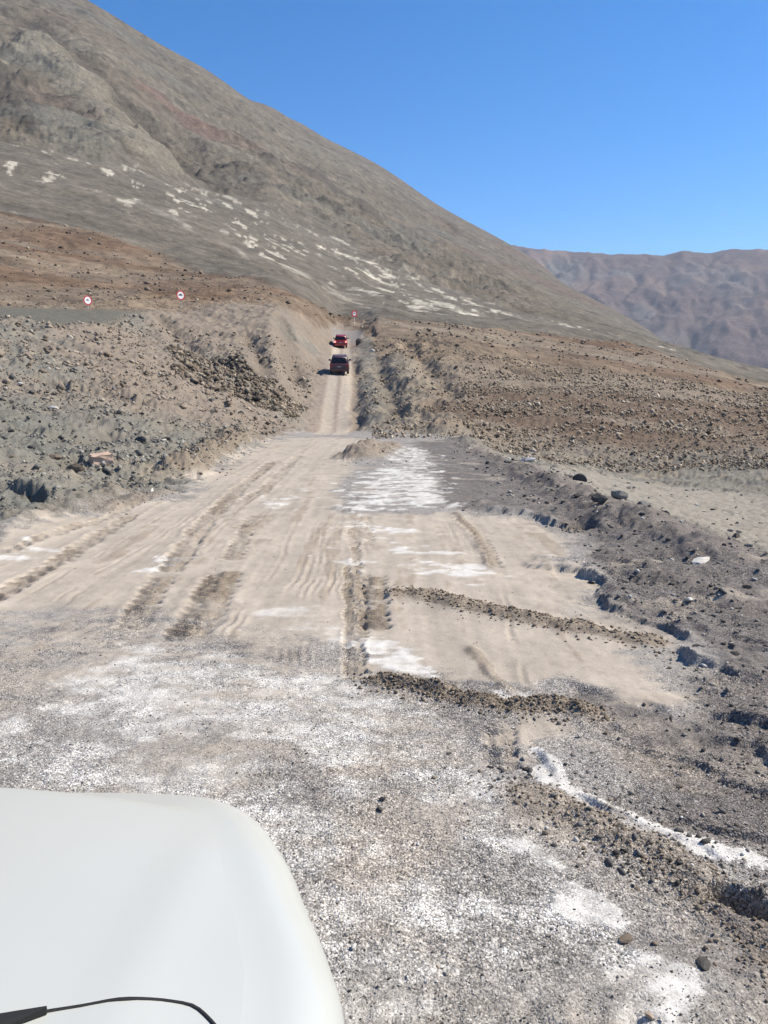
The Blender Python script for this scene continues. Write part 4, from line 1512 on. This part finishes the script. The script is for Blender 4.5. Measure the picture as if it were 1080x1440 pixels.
def make_suv(name, paint, lit, label, bar=False):
    """rear towards -Y, origin on the ground in the middle"""
    root = link(bpy.data.objects.new(name, None))
    tag(root, label, "car", "cars driving up the hill")
    W = .90
    low = [(-2.22, .48), (-2.26, .62), (-2.22, .98), (-2.12, 1.06), (1.0, 1.08), (1.55, 1.02), (2.12, .90), (2.25, .72), (2.22, .45), (1.9, .34), (-1.95, .34)]
    bm = bmesh.new()
    prism(bm, low, -W, W, bevel=.06)
    body = bm_obj("body", bm, paint, root, True)
    bm = bmesh.new()
    rows = [((-2.08, 1.05), (.98, 1.08), .84), ((-1.78, 1.62), (.12, 1.66), .68), ((-1.70, 1.69), (.0, 1.72), .60)]
    loops = []
    for (y0, z0), (y1, z1), hw in rows:
        loops.append([bm.verts.new(p) for p in ((-hw, y0, z0), (hw, y0, z0), (hw, y1, z1), (-hw, y1, z1))])
    for a, b in zip(loops[:-1], loops[1:]):
        for i_ in range(4):
            j = (i_ + 1) % 4
            bm.faces.new((a[i_], a[j], b[j], b[i_]))
    bm.faces.new(loops[-1])
    bm.faces.new(loops[0][::-1])
    bmesh.ops.bevel(bm, geom=list(bm.edges), offset=.03, segments=2, affect='EDGES')
    bm_obj("cabin", bm, paint, root, True)
    # rear window, set just proud of the slanted tail
    def quad(nm, pts, mat):
        nrm = np.cross(np.subtract(pts[1], pts[0]), np.subtract(pts[3], pts[0])).astype(float)
        nrm /= np.linalg.norm(nrm)
        p0 = [tuple(np.array(p) + nrm * .012) for p in pts]
        p1 = [tuple(np.array(p) - nrm * .012) for p in pts]
        return mesh_obj(nm, p0 + p1, [(0, 1, 2, 3), (7, 6, 5, 4), (0, 4, 5, 1), (1, 5, 6, 2), (2, 6, 7, 3), (3, 7, 4, 0)], mat, root)
    quad("rear_window", [(-.70, -2.035, 1.13), (.70, -2.035, 1.13), (.60, -1.80, 1.58), (-.60, -1.80, 1.58)], M_GLASS)
    quad("windscreen", [(.74, .90, 1.13), (-.74, .90, 1.13), (-.60, .17, 1.60), (.60, .17, 1.60)], M_GLASS)
    for s in (-1, 1):
        q_ = [(s * .835, -1.85, 1.12), (s * .835, .80, 1.13), (s * .70, .14, 1.58), (s * .70, -1.68, 1.56)]
        quad("side_window", q_ if s > 0 else q_[::-1], M_GLASS)
        bm = bmesh.new()
        box(bm, (s * .76, -2.235, .90), (.24, .07, .22), .02)
        bm_obj("tail_light", bm, M_LAMPON if lit else M_LAMP, root)
        bm = bmesh.new()
        box(bm, (s * .70, 2.20, .78), (.34, .10, .14), .03)
        bm_obj("headlight", bm, M_LENS, root)
        bm = bmesh.new()
        box(bm, (s * 1.0, .62, 1.13), (.22, .10, .16), .03)
        bm_obj("wing_mirror", bm, M_PLASTIC, root)
        for yy in (-1.38, 1.38):
            bm = bmesh.new()
            ring_x(bm, 0, 0, 0, [(.18, -.10), (.30, -.11), (.35, -.08), (.36, 0), (.35, .08), (.30, .11), (.18, .10)])
            wh = bm_obj("wheel", bm, M_TYRE, root, True)
            wh.location = (s * .80, yy, .36)
            bm = bmesh.new()
            ring_x(bm, 0, 0, 0, [(.01, s * .06), (.08, s * .09), (.19, s * .085), (.21, s * .04), (.01, -s * .02)], 16)
            bm_obj("rim", bm, M_RIM, wh, True)
    bm = bmesh.new()
    box(bm, (0, -2.26, .50), (1.70, .14, .24), .04)
    bm_obj("rear_bumper", bm, paint, root)
    bm = bmesh.new()
    box(bm, (0, -2.275, .78), (.34, .02, .09))
    bm_obj("number_plate", bm, M_PLATE, root)
    for s in (-1, 1):
        bm = bmesh.new()
        box(bm, (s * .56, -.85, 1.755), (.04, 1.5, .04), .01)
        bm_obj("roof_rail", bm, M_PLASTIC, root)
    return root


def park(ob, px, py, scale=1.0):
    gx, gy = ground_at(px, py)
    z0 = z_at(gx, gy)
    p0, p1 = np.array([gx, gy - 1.5]), np.array([gx, gy + 1.5])
    zz_ = surface(np.array([p0[0], p1[0]]), np.array([p0[1], p1[1]]))[0]
    ob.location = (gx, gy, float(zz_.mean()) + .0)
    ob.rotation_euler = (math.atan2(zz_[1] - zz_[0], 3.0), 0, .03)
    ob.scale = (scale,) * 3


park(make_suv("off_road_car", M_MAROON, False, "dark maroon off road car driving up the dirt road, nearer of the two cars"), 478, 523, 1.10)
park(make_suv("off_road_car", M_REDP, True, "bright red off road car with lit brake lamps, farther up the road"), 479.5, 487.5, 1.03)

# ------------------------------------------------------------------ the white car the picture is taken from
M_WPAINT = simple("white_car_paint", (.500, .508, .475), .32, coat=.3, var=.03, scale=3)
M_SEAL = simple("rubber_seal", (.012, .012, .012), .7)
own = link(bpy.data.objects.new("white_car", None))
own.location = (-.98, 0, 0)
tag(own, "white car seen from beside its windscreen, bonnet filling the lower left corner", "car")
# half outline of bonnet and wing seen from above (x from the middle, y ahead of the camera)
OUT = [(.93, .20), (.93, .80), (.928, 1.00), (.915, 1.12), (.868, 1.28), (.835, 1.37), (.785, 1.53), (.71, 1.70), (.655, 1.785), (.58, 1.845), (.49, 1.875), (.36, 1.888), (.18, 1.892), (0.0, 1.892)]


def resample(P, n):
    P = np.array(P, float)
    sg = np.concatenate([[0], np.cumsum(np.linalg.norm(np.diff(P, axis=0), axis=1))])
    u = np.linspace(0, sg[-1], n)
    return np.stack([np.interp(u, sg, P[:, 0]), np.interp(u, sg, P[:, 1])], 1)


ol = resample(OUT, 90)
for _ in range(2):
    ol[1:-1] = .25 * ol[:-2] + .5 * ol[1:-1] + .25 * ol[2:]
tg = np.gradient(ol, axis=0)
tg /= np.linalg.norm(tg, axis=1, keepdims=True)
nin = np.stack([-tg[:, 1], tg[:, 0]], 1)          # points towards the middle of the car
nin[0] = (-1, 0)
nin[-1] = (0, -1)
for _ in range(8):
    nin[1:-1] = .25 * nin[:-2] + .5 * nin[1:-1] + .25 * nin[2:]
nin /= np.linalg.norm(nin, axis=1, keepdims=True)


def shell_z(yy, inset):
    top = 1.04 + .10 * np.clip((1.9 - yy) / 1.0, 0, 1.2) ** .75
    return top


def shell(nm, i0, i1, insets, drops, mirror, mat, inner=False):
    rows_ = []
    for ins, dr in zip(insets, drops):
        p = ol[i0:i1] + nin[i0:i1] * ins
        zt = 1.02 + .125 * np.clip((1.91 - p[:, 1]) / .95, 0, 1.3) ** .8 - dr
        rows_.append(np.stack([p[:, 0], p[:, 1], zt], 1))
    G_ = np.array(rows_)
    if mirror:
        G_[..., 0] *= -1
    nr_, nc_ = G_.shape[:2]
    fs = []
    for r_ in range(nr_ - 1):
        for c_ in range(nc_ - 1):
            a, b, d__, e = r_ * nc_ + c_, r_ * nc_ + c_ + 1, (r_ + 1) * nc_ + c_ + 1, (r_ + 1) * nc_ + c_
            fs.append((e, d__, b, a) if mirror else (a, b, d__, e))
    return mesh_obj(nm, G_.reshape(-1, 3), fs, mat, own, True)


ca_ = np.linspace(0, math.pi / 2, 9)
wins = [.0, -.004, -.004] + list(.11 * (1 - np.cos(ca_)))
wdr = [.55, .40, .20] + list(.085 * (1 - np.sin(ca_)) + .0255 )
wins += [.13, .15, .1545, .157]
wdr += [.0235, .0210, .0203, .0199]
NS = 62
for mir in (False, True):
    shell("wing", 0, NS, wins, wdr, mir, M_WPAINT)
bi = []
shell_front = []
for mir in (False, True):
    shell("front_bumper", NS - 1, 90, wins, wdr, mir, M_WPAINT)
# bonnet: one sheet across the car, from wing to wing
nb = 41
stations = resample(ol + nin * .155, 200)
ys = np.concatenate([[1.7352, 1.732, 1.725, 1.712], np.linspace(1.69, .80, 44)])
stations = stations[:int(np.argmax(stations[:, 0] < .03)) or None]
order_ = np.argsort(stations[:, 1])
bw = np.interp(ys, stations[order_, 1], stations[order_, 0])
vb, fb = [], []
for yi, yy in enumerate(ys):
    hw_ = max(bw[yi], .02)
    for j in range(nb):
        u = -1 + 2 * j / (nb - 1)
        xx = hw_ * u
        zt = 1.02 + .125 * np.clip((1.91 - yy) / .95, 0, 1.3) ** .8 - .0195
        zt += .040 * (1 - u * u) + .005 * math.exp(-((abs(xx) - .60) / .05) ** 2) * np.clip((1.75 - yy) / .4, 0, 1)
        zt -= .060 * max(0, (yy - 1.70) / .2) ** 2 * 0
        vb.append((xx, yy, zt))
for a in range(len(ys) - 1):
    for j in range(nb - 1):
        q_ = a * nb + j
        fb.append((q_, q_ + nb, q_ + nb + 1, q_ + 1))
bonnet = mesh_obj("bonnet", vb, [f_[::-1] for f_ in fb], M_WPAINT, own, True)


def bonnet_z(xr, yy):
    hw_ = float(np.interp(yy, stations[order_, 1], stations[order_, 0]))
    u = xr / hw_
    return (1.02 + .125 * min(max((1.91 - yy) / .95, 0), 1.3) ** .8 - .0195 + .040 * (1 - u * u)
            + .005 * math.exp(-((abs(xr) - .60) / .04) ** 2) * min(max((1.75 - yy) / .4, 0), 1))


# black seal along the rear edge of the bonnet
for sgn in (1, -1):
    path = resample([(.05, .80), (.25, .87), (.40, .945), (.50, .985), (.58, 1.01), (.65, 1.022), (.70, 1.018), (.73, .99), (.78, .93), (.84, .86)], 60)
    for _ in range(1):
        path[1:-1] = .25 * path[:-2] + .5 * path[1:-1] + .25 * path[2:]
    tg_ = np.gradient(path, axis=0)
    tg_ /= np.linalg.norm(tg_, axis=1, keepdims=True)
    nn_ = np.stack([-tg_[:, 1], tg_[:, 0]], 1)
    vv_, ff_ = [], []
    for i_ in range(60):
        for off_, up_ in ((-.0032, -.003), (-.0024, .0022), (.0024, .0022), (.0032, -.003)):
            p = path[i_] + nn_[i_] * off_
            vv_.append((sgn * p[0], p[1], bonnet_z(p[0], p[1]) + up_))
    for i_ in range(59):
        for j in range(3):
            q_ = i_ * 4 + j
            f_ = (q_, q_ + 4, q_ + 5, q_ + 1)
            ff_.append(f_ if sgn > 0 else f_[::-1])
    mesh_obj("bonnet_seal", vv_, ff_, M_SEAL, own, True)
# wiper arm lying along the foot of the windscreen
bm = bmesh.new()
arm = [(.20, .865), (.34, .905), (.42, .938), (.50, .979)]
rows_ = []
for (xx, yy), wd in zip(arm, (.024, .028, .022, .002)):
    zz_ = bonnet_z(xx, yy)
    rows_.append([bm.verts.new((xx, yy + o * wd, zz_ + u_)) for o, u_ in ((-1, .001), (-.6, .013), (.6, .013), (1, .001))])
for a, b in zip(rows_[:-1], rows_[1:]):
    for j in range(4):
        bm.faces.new((a[j], a[(j + 1) % 4], b[(j + 1) % 4], b[j]))
bm.faces.new(rows_[0])
bm.faces.new(rows_[-1][::-1])
bm_obj("wiper_arm", bm, M_SEAL, own)
# scuttle, windscreen, cabin and flanks of the car beside the camera
bm = bmesh.new()
prism(bm, [(.80, 1.10), (.80, 1.145), (.70, 1.15), (.70, 1.08)], -.80, .80)
bm_obj("scuttle", bm, M_PLASTIC, own)
bm = bmesh.new()
prism(bm, [(.92, .42), (.92, .95), (.70, 1.06), (-2.5, 1.06), (-2.62, .95), (-2.62, .42)], -.90, .90, bevel=.05)
bm_obj("body", bm, M_WPAINT, own, True)
bm = bmesh.new()
lp = []
for hw_, y0, y1, zz_ in ((.84, .70, -2.50, 1.06), (.70, .10, -2.15, 1.66), (.62, .0, -2.05, 1.73)):
    lp.append([bm.verts.new(p) for p in ((-hw_, y1, zz_), (hw_, y1, zz_), (hw_, y0, zz_), (-hw_, y0, zz_))])
for a, b in zip(lp[:-1], lp[1:]):
    for j in range(4):
        bm.faces.new((a[j], a[(j + 1) % 4], b[(j + 1) % 4], b[j]))
bm.faces.new(lp[-1])
bmesh.ops.bevel(bm, geom=list(bm.edges), offset=.03, segments=2, affect='EDGES')
bm_obj("cabin", bm, M_WPAINT, own, True)


def pane(nm, pts):
    nrm = np.cross(np.subtract(pts[1], pts[0]), np.subtract(pts[3], pts[0])).astype(float)
    nrm /= np.linalg.norm(nrm)
    p0 = [tuple(np.array(p) + nrm * .012) for p in pts]
    p1 = [tuple(np.array(p) - nrm * .012) for p in pts]
    return mesh_obj(nm, p0 + p1, [(0, 1, 2, 3), (7, 6, 5, 4), (0, 4, 5, 1), (1, 5, 6, 2), (2, 6, 7, 3), (3, 7, 4, 0)], M_GLASS, own)


pane("windscreen", [(.74, .64, 1.13), (-.74, .64, 1.13), (-.64, .165, 1.60), (.64, .165, 1.60)])
for s in (-1, 1):
    q_ = [(s * .825, -2.2, 1.12), (s * .825, .50, 1.12), (s * .715, .10, 1.60), (s * .715, -2.0, 1.60)]
    pane("side_window", q_ if s > 0 else q_[::-1])
    bm = bmesh.new()
    box(bm, (s * 1.0, .30, 1.14), (.20, .10, .15), .03)
    bm_obj("wing_mirror", bm, M_WPAINT, own, True)
    for yy in (1.02, -1.65):
        bm = bmesh.new()
        ring_x(bm, 0, 0, 0, [(.19, -.10), (.31, -.11), (.355, -.08), (.365, 0), (.355, .08), (.31, .11), (.19, .10)], 32)
        wh = bm_obj("wheel", bm, M_TYRE, own, True)
        wh.location = (s * .79, yy, z_at(s * .79 - .98, yy) + .355)
        bm = bmesh.new()
        ring_x(bm, 0, 0, 0, [(.01, s * .06), (.08, s * .09), (.19, s * .085), (.21, s * .04), (.01, -s * .02)], 20)
        bm_obj("rim", bm, M_RIM, wh, True)
    bm = bmesh.new()
    box(bm, (s * .36, 1.865, .70), (.24, .08, .13), .03)
    bm_obj("headlight", bm, M_LENS, own, True)
bm = bmesh.new()
box(bm, (0, 1.895, .66), (.44, .06, .16), .02)
bm_obj("grille", bm, M_PLASTIC, own)

# ------------------------------------------------------------------ air
HAZE = 0.000062
if HAZE:
    x0, x1, y0, y1, z0, z1 = -9500, 9500, -9500, 9500, -460, 1100
    bm = bmesh.new()
    box(bm, ((x0 + x1) / 2, (y0 + y1) / 2, (z0 + z1) / 2), (x1 - x0, y1 - y0, z1 - z0))
    mt, nt, b = new_mat("thin_air_haze")
    nt.nodes.remove(b)
    pv_ = nt.nodes.new("ShaderNodeVolumePrincipled")
    pv_.inputs["Density"].default_value = HAZE
    pv_.inputs["Color"].default_value = (.74, .80, .93, 1)
    pv_.inputs["Anisotropy"].default_value = .2
    nt.links.new(pv_.outputs[0], nt.nodes["Material Output"].inputs["Volume"])
    hz_ = bm_obj("haze", bm, mt)
    hz_["kind"] = "stuff"
